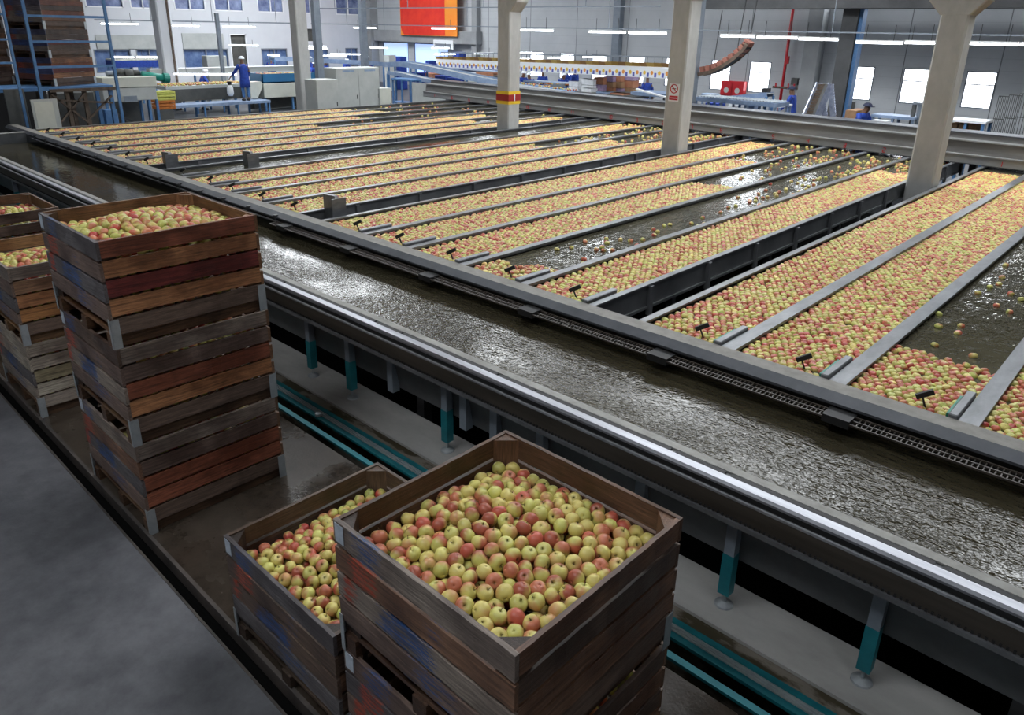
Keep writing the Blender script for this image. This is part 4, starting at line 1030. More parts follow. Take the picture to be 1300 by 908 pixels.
MB().box((-33.25,A[0],A[3]),(-32.88,A[1],A[3]+.03)).build('top_lip', MT['white_plain'], t)
for k in range(5): y = A[0]+.2+(A[1]-A[0]-.4)*k/4; MB().box((-33.2,y-.03,0),(-33.1,y+.03,A[2])).build('leg', MT['rack_blue'], t)
# hanging tubes: (px0,px1,py, axis, plane)
def tube_light(p, q, label, group='lit fluorescent tubes hanging over the hall', drop=.35):
    p = Vector(p); q = Vector(q); m = (p+q)/2
    t = thing('tube_light', m, label, 'lamp', group)
    MB().tube([p,q], .022, 8).build('tube', MT['tube_on'], t, smooth=True)
    MB().bar(p+Vector((0,0,.045)), q+Vector((0,0,.045)), .09, .03).build('reflector', MT['white_plain'], t)
    for w in (limb(p,q,.2), limb(p,q,.8)): MB().bar((w[0],w[1],w[2]+.06),(w[0],w[1],w[2]+.06+drop),.012).build('hanger', MT['steel_dark'], t)
    return t
for k, (x0, x1, py) in enumerate(((128,176,30),(208,253,32.5),(283,324,33.5))):
    tube_light(at(x0,py,0,-33), at(x1,py+.6,0,-33), ['first','second','third'][k]+' hanging tube lamp from the left in front of the white wall')
for k, (x0, x1, py) in enumerate(((449,477,35.3),(548,578,36.2))): 
    p = at((x0+x1)/2,py,1,25.5); a = at(x0,py,1,25.5); b = at(x1,py+.4,1,25.5); tube_light(a,b,['tube lamp hanging just right of the second steel post','tube lamp hanging below the orange banner'][k])
for k, (x0, x1, y0, y1) in enumerate(((660,702,38,39.6),(748,794,40.6,41.6),(798,846,41.8,42.8),(858,886,44,45),(915,958,45.6,47),(961,1012,47.2,49),(1014,1064,49.2,51.2),(1087,1146,53.2,56),(1149,1190,54.2,55.4),(1230,1293,55.6,56.8),(1295,1350,57,58))):
    a = at(x0,y0,1,20); b = at(x1,y1,1,20); a.z = b.z = (a.z+b.z)/2
    tube_light(a,b,'bright tube lamp in the long row along the rear flume')
# packing hall low lamps
for k, (x0, x1, py, X) in enumerate(((291,328,57.5,-36),(141,170,72.5,-36),(174,206,72.5,-36),(220,300,94,-31.9),(384,414,59,-34),(384,416,61.5,-33),(420,461,68.8,-33),(400,440,71,-33.5),(470,492,60.5,-33.5),(340,355,70,-33))):
    tube_light(at(x0,py,0,X), at(x1,py+.5,0,X), 'low tube lamp over a packing table, number of short lamps in the far left hall'.replace(', number of short lamps',''), 'low tube lamps over the packing tables', .2)
for k, (x0, x1, py) in enumerate(((552,578,69),(602,626,68),(548,570,61),(658,675,67),(656,672,75),(695,718,73.5),(740,762,72.5))):
    tube_light(at(x0,py,1,26), at(x1,py,1,26), 'low tube lamp over the carton packing area', 'low tube lamps over the carton packing area', .2)
# cable trays
for (p0, p1, Y, r, l) in (((395,8.5),(838,11.5),21,.035,'upper thin pipe'),((395,29),(1300,47.5),20.1,.03,'long cable tray above the lamp row')):
    a = at(*p0,1,Y); b = at(*p1,1,Y); a.z = b.z = (a.z+b.z)/2
    t = thing('cable_tray', (a+b)/2, l+' spanning the hall in front of the back wall', 'cable tray'); MB().bar(a, b, r*2, r).build('tray', MT['slate_post'], t)
    for u in (.1,.37,.6,.85): w = a.lerp(b,u); MB().bar(w, (w.x,w.y,ZC), .02).build('hanger', MT['slate_post'], t)
a = at(120,25,0,-33); b = at(372,29.5,0,-33); t = thing('cable_tray', (a+b)/2, 'thin dark cable tray above the lamps at the white wall', 'cable tray'); MB().bar(a,b,.05).build('tray', MT['slate_post'], t)
for u in (.25,.55,.9): w = a.lerp(b,u); MB().bar(w, (w.x,w.y,ZC), .02).build('hanger', MT['slate_post'], t)
# packing-hall furniture on the left
box_thing('grey_box','plain grey cabinet box standing above the long conveyor beam','box','panel_grey',263,71,288,86,0,-33.9,.5, zmin=0)
t = frame_thing('packing_table','blue-sided packing table under the white strip lamps','table',145,77,206,86,0,-36.4,1.0,'royal','rack_blue',.28,nl=3)
a = rect(145,75,206,79,0,-36.4); MB().box((-37.4,a[0],a[3]-.05),(-36.4,a[1],a[3])).build('belt', MT['cream'], t)
t = thing('apple_tub', (-30,14,0), 'long blue tub heaped with apples beside the second column', 'tub')
A = rect(332,93,400,104.5,0,-30.2); 
mb = MB(); mb.box((-30.2,A[0],A[2]),(-30.16,A[1],A[3])).box((-31.2,A[0],A[2]),(-31.16,A[1],A[3])).box((-31.2,A[0],A[2]),(-30.16,A[0]+.04,A[3])).box((-31.2,A[1]-.04,A[2]),(-30.16,A[1],A[3])).box((-31.2,A[0],A[2]),(-30.16,A[1],A[2]+.04)); mb.build('shell', mat('sea blue plastic', (.02,.14,.30), .5), t)
scatter('', '', -31.1,-30.25,A[0]+.05,A[1]-.05,A[3]-.06,160,'')
t = thing('cream_tank', (-30,14,0), 'long cream tank below the blue tub, on blue legs', 'tank')
B = rect(335,105,408,123,0,-30.1); MB().box((-31.2,B[0],B[2]),(-30.1,B[1],B[3])).build('shell', MT['cream'], t, bevel=.02)
for k in range(3): y = B[0]+.1+(B[1]-B[0]-.2)*k/2; MB().box((-30.3,y-.04,0),(-30.2,y+.04,B[2])).build('leg', MT['rack_blue'], t)
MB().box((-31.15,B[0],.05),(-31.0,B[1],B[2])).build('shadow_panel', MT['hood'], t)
t = thing('cream_chute', (-30,13,0), 'angled cream chute beside the standing worker', 'chute')
a = rect(318,104,333,125,0,-30.0); MB().prism([(a[0],a[3]),(a[1],a[3]),(a[1],a[3]-.25),(a[0]+(a[1]-a[0])*.55,a[2]),(a[0],a[2])], 0, -30.5, -30.0).build('shell', MT['cream'], t)
MB().box((-30.35,a[0],0),(-30.25,a[0]+.06,a[2])).build('leg', MT['rack_blue'], t)
# cabinets just behind the far tank rim
for (r, X, l, n) in (((402,101,430,140),-22.6,'short pale grey cabinet standing behind the far tank rim',0),((427,86,482,134),-22.9,'wide pale grey control cabinet, tallest behind the far tank rim',1),((482,112,497,131),-22.8,'small low grey box to the right of the wide control cabinet',2)):
    a = rect(*r,0,X); t = thing('control_cabinet', (X-.4,(a[0]+a[1])/2,0), l, 'cabinet')
    MB().box((X-.7,a[0],0),(X,a[1],a[3])).build('housing', MT['panel_grey'], t, bevel=.015)
    nd_ = 2 if n == 1 else 1; w_ = (a[1]-a[0])/nd_
    for k in range(nd_):
        d = MB().box((X,a[0]+k*w_+.015,.1),(X+.015,a[0]+(k+1)*w_-.015,a[3]-.03)).build('door', MT['cream'] if n == 2 else MT['panel_grey'], t)
        MB().box((X+.015,a[0]+(k+1)*w_-.10,a[3]*.5),(X+.03,a[0]+(k+1)*w_-.07,a[3]*.5+.14)).build('handle', MT['steel_dark'], d)
        if n == 1: MB().box((X+.015,a[0]+k*w_+w_*.3,a[3]-.13),(X+.022,a[0]+(k+1)*w_-w_*.2,a[3]-.07)).build('name_plate', MT['pale_blue'], d)
# sloping blue conveyors
def belt(name, pts, wid, label, m='pale_blue', bm='panel_grey', legs=True, h=.14):
    pts = [Vector(p) for p in pts]; t = thing(name, (pts[0].x,pts[0].y,0), label, 'conveyor'); mb = MB(); b2 = MB()
    sid_ = (pts[-1]-pts[0]); sid_.z = 0; sid_.normalize(); nrm = Vector((-sid_.y,sid_.x,0))*wid/2
    if nrm.y < 0: nrm = -nrm
    for s in (-1,1):
        for p, q in zip(pts[:-1], pts[1:]): mb.bar(p+nrm*s, q+nrm*s, .03, h)
        mb.build('side_rail', MT[m], t); mb = MB()
    for p, q in zip(pts[:-1], pts[1:]): b2.bar(p+Vector((0,0,.03)), q+Vector((0,0,.03)), wid, .02)
    b2.build('belt_surface', MT[bm], t)
    if legs:
        for p in pts[::max(1,len(pts)//3)]:
            for s in (-1,1): w = p+nrm*s*.95; MB().box((w.x-.03,w.y-.03,0),(w.x+.03,w.y+.03,w.z-.05)).build('leg', MT['rack_blue'], t)
    return t
belt('sloping_conveyor', [at(345,74,0,-33.5),at(470,80,0,-33.5),at(490,82,0,-33.5)], .5, 'long pale blue conveyor rising behind the leftmost column', h=.2)
belt('curved_conveyor', [at(494,82,1,23),at(515,81,1,23),at(535,84,1,23),at(560,89,1,23),at(600,98,1,23),at(655,108,1,23)], .7, 'upper pale blue conveyor curving down towards the banded column', h=.22)
belt('curved_conveyor', [at(497,92,1,22.4),at(515,95,1,22.4),at(540,101,1,22.4),at(560,104,1,22.4),at(650,112,1,22.4)], .5, 'lower pale blue conveyor tucked under the curving one', h=.16)
tb = belt('apple_belt', [at(655,107,1,22.6),at(730,117.5,1,22.6)], .6, 'white-edged belt carrying yellow apples right of the banded column', m='white_plain', bm='rack_blue', h=.10)
p0_ = at(655,107,1,22.6); p1_ = at(730,117.5,1,22.6)
q = np.array([[p0_.x+(p1_.x-p0_.x)*u, 22.6+RNG.uniform(-.22,.22), p0_.z+(p1_.z-p0_.z)*u+.075] for u in RNG.random(45)]); FR.append((q,))
belt('apple_belt', [at(690,109.5,1,24),at(722,108,1,24)], .5, 'short sorting belt in front of the two leaning workers', m='slate_post', bm='crate_orange', h=.1)
qq = at(690,108.5,1,24); q2 = at(722,107,1,24); FR.append((np.array([[qq.x+(q2.x-qq.x)*u, 24+RNG.uniform(-.2,.2), qq.z+.09] for u in RNG.random(40)]),))

# orange banner with a big red apple on the back wall
a = at(509.5,44,1,YW-.62); b = at(581,47,1,YW-.62); zb = (a.z+b.z)/2
t = thing('banner', ((a.x+b.x)/2,YW-.62,zb), 'large orange wall banner showing a red apple', 'banner')
MB().box((a.x,YW-.66,zb),(b.x,YW-.62,zb+5.0)).build('sheet', mottled('orange banner', (.80,.30,.03), (.85,.22,.02), .8, .6, bmp=0), t)
w_ = b.x-a.x; cxx = a.x+w_*.45; mb = MB(); vs = [(cxx,YW-.672,zb+1.2)]; n = 40
for k in range(n):
    th = 2*math.pi*k/n; r = 1.0-.13*math.exp(-((th-math.pi/2)/.28)**2)
    vs.append((max(a.x+.04, min(cxx+w_*.47*math.cos(th)*r, a.x+w_*.80)), YW-.672, max(zb+.03, zb+1.2+2.3*math.sin(th)*r)))
mb.add(vs, [(0,k+1,(k+1)%n+1) for k in range(n)]); mb.build('apple_picture', mottled('banner red', (.62,.012,.012), (.78,.05,.015), 1.2, .6, bmp=0), t)
mb = MB()
for k in range(10):
    th = math.pi*.78+k*.07; mb.bar((cxx+w_*.30*math.cos(th),YW-.68,zb+1.9+1.6*math.sin(th)),(cxx+w_*.30*math.cos(th+.07),YW-.68,zb+1.9+1.6*math.sin(th+.07)),.07,.01,(0,1,0))
mb.build('shine', mat('banner highlight', (.9,.45,.35), .6), t)
mb = MB(); mb.bar((cxx,YW-.68,zb+3.6),(cxx+.25,YW-.68,zb+4.3),.09,.01,(0,1,0)); mb.build('stalk', MT['rust'], t)
# white hatch on the spandrel
a = rect(551,51,576,60,1,YW-.55); t = thing('wall_hatch', ((a[0]+a[1])/2,YW-.55,a[2]), 'white framed hatch on the concrete spandrel below the banner', 'hatch')
MB().box((a[0],YW-.60,a[2]-.1),(a[1],YW-.5,a[3])).build('frame', MT['white_plain'], t); MB().box((a[0]+.2,YW-.62,a[2]-.05),(a[1]-.2,YW-.60,a[3]-.2)).build('shutter', MT['slate_post'], t)
# ---------------- overhead carton chain
def carton_pic(mb, a, b): return mb
def chain_carton(x, y, z, k, label):
    t = thing('hanging_carton', (x,y,z), label, 'carton', 'printed cartons hanging from the overhead line')
    MB().box((x-.19,y-.15,z-.36),(x+.12,y+.15,z)).build('carton_body', MT['white_plain'], t)
    MB().add([(x-.21,y-.20,z+.13),(x+.17,y-.20,z+.13),(x+.17,y-.13,z),(x-.21,y-.13,z)],[(0,1,2,3)]).add([(x-.21,y-.21,z+.13),(x+.17,y-.21,z+.13),(x+.17,y-.14,z),(x-.21,y-.14,z)],[(3,2,1,0)]).build('flap', GOLD[k % 3], t)
    m_ = MB(); n = 10; m_.add([(x+.02+.06*math.cos(2*math.pi*i/n),y-.153,z-.20+.07*math.sin(2*math.pi*i/n)) for i in range(n)], [tuple(range(n))]); m_.build('fruit_print', FRUIT[k % 2], t)
    MB().box((x-.18,y-.154,z-.34),(x-.09,y-.1515,z-.20)).build('blue_print', BLUEPR, t)
    MB().bar((x,y,z),(x,y,z+.30),.012).build('hook', MT['steel_dark'], t)
GOLD = [mat('golden carton flap', (.42,.25,.06), .7), mat('brown carton flap', (.32,.17,.06), .7), mat('ochre carton flap', (.55,.36,.10), .7)]
FRUIT = [mat('yellow fruit print', (.75,.48,.06), .7), mat('orange fruit print', (.75,.30,.06), .7)]; BLUEPR = mat('blue violet print', (.10,.12,.42), .7)
pa = at(560,75,1,25.5); pb = at(870,86,1,22.5); n = 46
for k in range(n):
    u = k/(n-1); x = pa.x+(pb.x-pa.x)*u; y = pa.y+(pb.y-pa.y)*u; z = pa.z+(pb.z-pa.z)*u
    chain_carton(x,y,z,k,'printed fruit carton with gold flap on the overhead line')
t = tag(MB().bar((pa.x,pa.y,pa.z+.31),(pb.x,pb.y,pb.z+.31),.05).build('overhead_rail', MT['slate_post']), 'thin rail from which the printed cartons hang', 'rail')
# rising carton chute at the right
t = thing('carton_chute', tuple(at(905,85,1,21)), 'curved overhead chute full of printed cartons rising to the right', 'chute')
cp_ = [at(890,90,1,21),at(905,87,1,21),at(920,80,1,21),at(935,70,1,21),at(948,58,1,21),at(952,51,1,21)]
for s, m in ((-.17,'rust'),(.17,'rust')):
    mb = MB()
    for p, q in zip(cp_[:-1],cp_[1:]): mb.bar(p+Vector((0,s,-.10)), q+Vector((0,s,-.10)), .03, .10)
    mb.build('side_guard', MT[m], t)
mb = MB()
for p, q in zip(cp_[:-1],cp_[1:]): mb.bar(p+Vector((0,0,-.12)), q+Vector((0,0,-.12)), .34, .03)
mb.build('chute_floor', MT['black'], t)
for p, q in zip(cp_[:-1],cp_[1:]):
    for u in (.25,.72):
        c_ = p.lerp(q,u); o = MB().bar(c_-(q-p)*.16, c_+(q-p)*.16, .28, .22).build('carton', mat('red carton', (.30,.12,.09), .7) if 'rc' not in MT else MT['rc'], t); MT['rc'] = o.data.materials[0]
for p in cp_[1::2]: MB().bar(p, p+Vector((.1,0,1.6)),.02).build('hanger', MT['steel_dark'], t)
# ---------------- stacked cartons
CW = [('carton','brown carton'),('cw','white printed carton'),('cp','violet printed carton'),('cr','reddish carton')]
MT['cw'] = mottled('white printed carton', (.60,.62,.66), (.80,.82,.85), 9, .7, bmp=0); MT['cp'] = mottled('violet printed carton', (.20,.16,.34), (.42,.30,.40), 9, .7, bmp=0); MT['cr'] = mottled('reddish carton', (.34,.12,.07), (.46,.22,.12), 5, .8, bmp=0)
cx_i = 0
for (px0,px1,py0,py1,Y,lst) in ((722,734,103,118,23.2,'cw cw'),(735,753,100,116,23.4,'cw cw'),(738,750,112,119,22.8,'cw'),(754,766,98,117,23.6,'cp cr'),(766,778,97,118,23.8,'cr carton cp'),(778,789,96,120,24,'cp carton cr'),(789,803,93,121,24.2,'carton cr cp'),(757,770,116,123,22.6,'pale_blue'),(775,792,118,126,22.7,'cp cr')):
    for k, m in enumerate(lst.split()):
        n = len(lst.split()); h = (py1-py0)/n
        a = rect(px0,py1-h*(k+1)+.3,px1,py1-h*k-.3,1,Y); t = thing('stacked_carton', ((a[0]+a[1])/2,Y+.2,a[2]), '%s in the pile of fruit cartons, %s' % ({'cw':'white printed carton','cp':'violet printed carton','cr':'reddish carton','carton':'brown carton','pale_blue':'blue crate'}[m], ['on the bottom layer','on the second layer','on the top layer'][k]), 'carton', '%s cartons piled, layer %d' % (m.replace('cw','white').replace('cp','violet').replace('cr','reddish').replace('carton','brown').replace('pale_blue','blue'), k+1) )
        MB().box((a[0],Y,a[2]),(a[1],Y+.4,a[3])).build('carton_body', MT[m], t); MB().box((a[0]-.005,Y-.005,a[3]-.06),(a[1]+.005,Y+.405,a[3])).build('lid', MT[m], t)
t = frame_thing('pallet_table','low table beneath the pile of fruit cartons','table',720,119,806,140,1,22.6,2.0,'hood','steel_dark',.08,nl=4)
# ---------------- right side machines
t = frame_thing('roller_table','pale blue roller conveyor table below the red hose cabinet','conveyor',880,127,985,150,1,21.6,.9,'pale_blue','pale_blue',.12,nl=4)
a = rect(880,127,985,150,1,21.6)
for k in range(24): x = a[0]+.1+k*(a[1]-a[0]-.2)/23; MB().tube([(x,21.65,a[3]+.02),(x,22.45,a[3]+.02)],.02,6).build('roller', MT['galv'], t)
belt('incline_belt', [at(912,126,1,22.8),at(945,123,1,22.8),at(978,120,1,22.8)], .5, 'pale blue belt rising gently in front of the red hose cabinet', h=.14)
t = frame_thing('small_table','white topped scale table left of the red hose cabinet','table',889,123,907,140,1,24.5,.7,'white_plain','pale_blue',.05)
box_thing('parts_bin','blue and white box lying on the scale table','box','pale_blue',890,119,906,122.5,1,24.6,.4)
t = thing('sensor_head', tuple(at(972,114,1,22.8)), 'small dark scanner head on the rising belt', 'scanner')
a = rect(969,112,976,117,1,22.8); MB().box((a[0],22.7,a[2]),(a[1],22.95,a[3])).build('head', MT['black'], t); MB().box(((a[0]+a[1])/2-.02,22.8,a[2]-.5),((a[0]+a[1])/2+.02,22.84,a[2])).build('stalk', MT['steel_dark'], t)
t = frame_thing('inspection_table','white inspection table with a few apples before the standing man','table',960,133,990,150,1,23.6,.9,'white_plain','pale_blue',.06)
a = rect(960,133,990,150,1,23.6); FR.append((np.array([[RNG.uniform(a[0],a[1]), RNG.uniform(23.7,24.3), a[3]+.034] for _ in range(25)]),))
# red hose cabinet
a = rect(915,103,944,122,1,YW-.3); t = thing('hose_cabinet', ((a[0]+a[1])/2,YW-.2,a[2]), 'red fire hose cabinet with two round windows on the back wall', 'cabinet')
MB().box((a[0],YW-.3,a[2]),(a[1],YW-.02,a[3])).build('housing', MT['red'], t, bevel=.02)
for k in range(2):
    u = a[0]+(a[1]-a[0])*(.26+.48*k); d = MB().box((u-.28,YW-.32,a[2]+.05),(u+.28,YW-.3,a[3]-.05)).build('door', MT['red'], t)
    MB().tube([(u,YW-.335,(a[2]+a[3])/2-.08),(u,YW-.32,(a[2]+a[3])/2-.08)],.12,16).build('round_window', MT['panel_grey'], d)
# red riser pipe with valve branch
a = at(1001,12,1,YW-.35); b = at(989,128,1,YW-.35)
t = thing('riser_pipe', (b.x,YW-.35,0), 'tall red sprinkler pipe on the back wall', 'pipe')
MB().tube([(b.x+.05,YW-.35,0),(b.x+.05,YW-.35,4.6)], .06, 10).build('pipe', MT['red'], t, smooth=True)
z = at(990,111,1,YW-.35).z; MB().tube([(b.x-.35,YW-.38,z),(b.x+.8,YW-.38,z)], .045, 8).build('branch', MT['rust'], t, smooth=True); 
for dx in (-.2,.35,.6): MB().tube([(b.x+dx,YW-.44,z),(b.x+dx,YW-.44,z+.18)], .035, 8).build('valve', MT['red'], t)
z = at(994,76,1,YW-.35).z; MB().box((b.x+.08,YW-.4,z-.15),(b.x+.18,YW-.3,z+.15)).build('alarm_valve', MT['red'], t)
box_thing('wall_switch_box','small dark switch box on the back wall near the red pipe','switch box','hood',1004,99,1012,108,1,YW-.3,.2)
# inclined elevator
t = thing('inclined_elevator', tuple(at(1037,140,1,24)[:2])+(0,), 'steep steel elevator with cleated belt forming a pointed arch', 'elevator')
p0e = at(1017,148,1,23.4); p1e = at(1040,106,1,23.8); p2e = at(1052,150,1,23.8)
p0e.z = min(p0e.z,1.0)
mb = MB()
for s in (-.0,.36):
    o = MB().bar(p0e+Vector((s,0,-.3)), p1e+Vector((s,0,0)), .05, .22).build('side_plate', MT['shiny'], t)
    o = MB().bar(p1e+Vector((s,0,0)), p2e+Vector((s*.6,0,-.3)), .05, .16).build('return_plate', MT['shiny'], t)
mb.bar(p0e+Vector((.18,0,-.3)), p1e+Vector((.18,0,0)), .34, .06); mb.build('belt', MT['hood'], t)
mb = MB()
for k in range(16):
    c_ = p0e.lerp(p1e,k/16)+Vector((0,-.03,.04-.3*(1-k/16))); mb.bar(c_+Vector((.02,0,0)), c_+Vector((.34,0,0)), .02, .07)
mb.build('cleats', MT['rust'], t)
for dx in (0,.45): MB().bar((p2e.x+dx*.6,p2e.y,0),(p2e.x+dx*.6,p2e.y,p2e.z-.2),.06).build('leg', MT['steel_dark'], t)
MB().bar((p0e.x+.3,p0e.y,0),(p0e.x+.3,p0e.y,p0e.z-.25),.08).build('leg', MT['steel_dark'], t)
# right corner: table, stanchion, cages, cartons
t = frame_thing('sorting_bench','blue-edged roller bench in front of the seated man','bench',1104,147,1160,165,1,20.6,.6,'pale_blue','pale_blue',.07,nl=3)
t = frame_thing('sorting_bench','white metal stool-height frame beside the seated man','bench',1106,153,1125,165,1,20.2,.3,'white_plain','white_plain',.04)
t = thing('weigh_stand', tuple(at(1160,150,1,20.8)[:2])+(0,), 'dark upright weighing stand half hidden by the right column', 'stand')
a = rect(1156,130,1168,160,1,20.8); MB().box((a[0],20.8,0),(a[0]+.08,20.9,a[3])).build('upright', MT['hood'], t); MB().box((a[1]-.08,20.8,0),(a[1],20.9,a[3])).build('upright', MT['slate_post'], t); MB().box((a[0],20.78,a[3]-.06),(a[1],20.92,a[3])).build('head', MT['slate_post'], t)
t = frame_thing('display_table','long white topped table with brown cartons beneath, right of the near column','table',1200,153,1250,170,1,20.4,.8,'white_plain','rack_blue',.05,nl=3)
for k, px in enumerate((1204,1216,1228)):
    a = rect(px,158,px+11,172,1,20.5); box_thing('stored_carton','dark brown carton under the white table, %s of three' % ['leftmost','middle','rightmost'][k],'carton','carton',px,157,px+10.5,172,1,20.55,.5)
box_thing('crate_pile','brown wooden crate standing beside the dark column','crate','carton',1072,140,1086,158,1,24.5,.5, zmin=0)
box_thing('notice_board','small framed dark notice on the back wall','notice','hood',1074,129,1085,140,1,YW-.05,.05)
t = thing('roll_cage', tuple(at(1278,140,1,22)[:2])+(0,), 'dark wire roll cages pushed together at the right edge', 'cage')
for k, (px0, px1) in enumerate(((1262,1275),(1275,1290),(1288,1312))):
    a = rect(px0,122-k*1.5,px1,175,1,22+k*.2); Y = 22+k*.2
    mb = MB()
    for u in np.linspace(a[0],a[1],7): mb.bar((u,Y,.0),(u,Y,a[3]),.014)
    for z in (.15,.8,a[3]*.75,a[3]): mb.bar((a[0],Y,z),(a[1],Y,z),.02)
    mb.build('cage_side', MT['hood'], t)
# blue pallet things right of column row
tag(MB().bar(at(808,113,1,21.5), at(846,124,1,21.5), .09, .05).build('white_chute', MT['white_plain']), 'long white chute sloping down to the no smoking column', 'chute')
t = frame_thing('blue_worktable','blue work table behind the sloping white chute','table',800,118,850,135,1,23.0,1.2,'pale_blue','pale_blue',.12,nl=3)
# hall clutter: blue jumble of packing stations right of banner
k = 0
for (r, Y, m, l) in (((522,92,532,101),23.6,'royal','royal blue crate under the curving conveyor, leftmost'),((552,96,565,103),23.8,'royal','royal blue crate under the curving conveyor, middle'),((568,99,585,106),23.8,'royal','long royal blue crate under the curving conveyor'),((533,93,549,101),24,'cr','reddish crate pile under the curving conveyor'),((585,100,600,106),24,'cream','cream carton under the curving conveyor'),((598,84,607,97),27,'cw','white machine post among the packers'),((608,81,616,90),27.5,'royal','royal blue sheet hanging among the packers'),((540,77,545,84),27.5,'royal','small royal blue bin far behind the conveyor'),((499,72,508,80),29,'royal','blue far packing machine below the spandrel'),((575,66,583,74),29,'royal','blue far sheet beneath the white hatch'),((632,90,640,100),26.5,'pale_blue','light blue coat rack bag beside the banded column'),((622,88,630,98),27.2,'royal','royal blue bag hanging left of the banded column'),((945,127,958,136),23.2,'pale_blue','blue gearbox housing behind the roller conveyor'),((925,129,938,134),23.4,'white_plain','white control box behind the roller conveyor'),((895,131,912,136),23.4,'royal','royal blue drum tray behind the roller conveyor'),((1080,139,1092,150),25.5,'cr','reddish carton standing behind the bent man'),((487,70,494,80),28,'panel_grey','grey far cabinet beside the spandrel post'),((626,96,640,104),24.4,'hood','dark keyboard tray on a packing station'),((604,92,626,100),24.6,'cr','pinkish packing station board')):
    box_thing('packing_box', l, 'box', m, *r, 1, Y, .5, zmin=0)
t = frame_thing('packing_station','long blue-grey packing table behind the curving conveyor','table',520,88,640,112,1,25.2,1.0,'pale_blue','rack_blue',.08,nl=6)
t = frame_thing('packing_station','blue-grey packing table behind the three leaning workers','table',664,104,722,116,1,26.0,.8,'pale_blue','rack_blue',.08,nl=3)
t = frame_thing('shelf_rack','blue steel rack holding odds and ends below the curving conveyor','rack',497,100,522,130,1,21.4,.6,'rack_blue','rack_blue',.08,nl=3,shelf=True)
a = rect(523,102,610,128,1,21.2); tag(MB().box((a[0],21.2,0),(a[1],21.26,a[3]-.2)).build('grey_screen', MT['panel_grey']), 'grey sheet screen under the conveyor beside the rear flume', 'screen')

# ================================================================== people
def person_at(px, py_top, axis, v, face, label, pose, cap='cap_white', h=1.7, zf=None, **kw):
    ztop = (zf or 0)+{'work':1.60,'stand':1.74,'reach':1.72,'sit':1.35}[pose]*h/1.70
    p = at(px, py_top, 2, ztop) if zf is None else at(px, py_top, axis, v)
    p.x = max(p.x, XW+.8); p.y = min(p.y, YW-.9); base = Vector((p.x, p.y, 0 if zf is None else zf))
    return worker(base, face, label, pose, cap, height=h, **kw)
AWAY = math.pi/2*1.0   # facing -x : local -y turned to -x
def rot_for(dx, dy): return math.atan2(dx, -dy)
w1 = person_at(308,78,0,-29.55,rot_for(-1,.1),'worker in royal blue coat and white cap, back turned, on the blue platform','reach', zf=rect(213,131,344,137,0,-29.2)[3], h=1.72)
# sack held by that worker
p = at(292,112,0,-29.6); t = thing('sack', p, 'white sack with dark top held by the worker on the platform', 'sack')
MB().tube([p+Vector((0,0,-.30)),p+Vector((0,0,-.2)),p+Vector((0,0,.02)),p+Vector((0,0,.14))],[.08,.13,.12,.05],12).build('bag', MT['white_plain'], t, smooth=True); MB().tube([p+Vector((0,0,.12)),p+Vector((0,0,.26))],[.07,.09],10).build('dark_top', MT['black'], t)
PEOPLE = [(248,74,0,-34.2,(1,-.1),'worker facing the camera between grey box and column, only head and shoulders showing','work'),
 (253,90,0,-32.3,(.2,1),'worker bent low over the left grading table','work'),
 (297,71,0,-35.2,(-1,.6),'worker in blue with white cap behind the platform worker, left one','work'),(306,69,0,-34.6,(-.3,1),'worker in blue with white cap behind the platform worker, right one','work'),
 (329,69,0,-34.6,(-1,.2),'worker with back turned near the thin steel frame, right of the pair','work'),
 (397,80,0,-34.6,(1,-.2),'bending worker just right of the leftmost column','work'),(410,78,0,-35,(1,.2),'second bending worker right of the leftmost column','work'),
 (437,76,0,-35.5,(1,.2),'small distant worker above the wide control cabinet','work'),(455,72,0,-36,(1,.2),'farthest worker in blue near the second steel post','work')]
for (px,py,ax,v,d,l,ps) in PEOPLE: person_at(px,py,ax,v,rot_for(*d),l,ps)
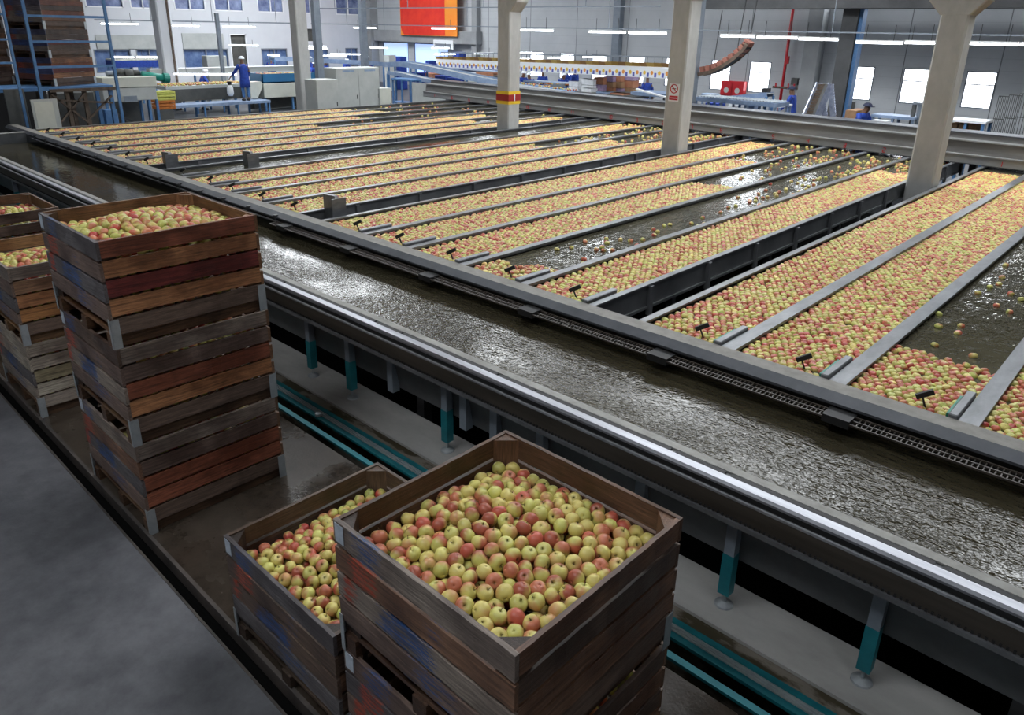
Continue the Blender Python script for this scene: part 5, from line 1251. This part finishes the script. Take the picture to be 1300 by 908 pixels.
PEOPLE = [(559,83,1,24.8,(.6,-1),'packer in white cap behind the curving conveyor, leftmost','work','cap_white'),(586,85,1,24.8,(-.6,-1),'packer in white cap behind the curving conveyor, middle','work','cap_white'),(611,86,1,25.6,(.6,-1),'packer in white cap behind the curving conveyor, rightmost','work','cap_white'),
 (662,92,1,23.9,(1,-.3),'packer in white coat half hidden by the banded column','work','cap_white'),(674,94,1,23.6,(.4,-1),'short worker seated at the apple belt','work','cap_white'),
 (690,91,1,23.9,(.6,-1),'worker in blue leaning over the apple belt, second from the banded column','work','cap_white'),(714,94,1,23.8,(1,-.6),'worker in blue reaching across the sorting belt towards the cartons','work','cap_white'),
 (721,89,1,28,(.4,-1),'worker far behind the white cartons','work','cap_dark'),(752,88,1,27.5,(.4,-1),'worker carrying blue cloth behind the carton pile','work','cap_dark'),
 (809,94,1,23.4,(.2,1),'worker in long blue coat with back turned beside the carton pile','stand','cap_dark'),(823,95,1,23.9,(-.6,.6),'worker in light blue coat and blue cap left of the no smoking column','stand','cap_dark'),
 (1010,109,1,24.2,(-1,-.1),'man in royal blue overalls and dark cap standing in profile by the inclined elevator','reach','cap_dark')]
for (px,py,ax,v,d,l,ps,cp2) in PEOPLE: person_at(px,py,ax,v,rot_for(*d),l,ps,cp2, h=1.7 if px < 1000 else 1.78)
person_at(1093,133,1,21,rot_for(1,-.35),'man in dark blue jacket and cap bent forward at the bench by the right column','work','cap_dark',h=1.74)
# loose apples on tables
Q = np.concatenate([f[0] for f in FR]); o = big_mesh('table_apples', [apple_cloud(Q, np.full(len(Q),.036), apple_template(5,7,.1,math.pi-.1), RNG.uniform(0,3,len(Q)))], MT['apple'])
tag(o, 'small apples spread over the grading tables, tub and belts in the background', 'apples', 'apples on the grading tables', 'stuff')

# ================================================================== lights
def area(name, loc, size, energy, col=(.93,.97,1), rot=(0,0,0), sy=None):
    l = bpy.data.lights.new(name, 'AREA'); l.energy = energy; l.color = col; l.size = size
    if sy: l.shape = 'RECTANGLE'; l.size_y = sy
    o = bpy.data.objects.new(name, l); o.location = loc; o.rotation_euler = rot; COL.objects.link(o); return o
w = bpy.data.worlds.new('world'); SC.world = w; w.use_nodes = True
w.node_tree.nodes['Background'].inputs[0].default_value = (.6,.7,.9,1); w.node_tree.nodes['Background'].inputs[1].default_value = .3
SC.view_settings.view_transform = 'Standard'; SC.view_settings.look = 'None'; SC.view_settings.exposure = 0.0
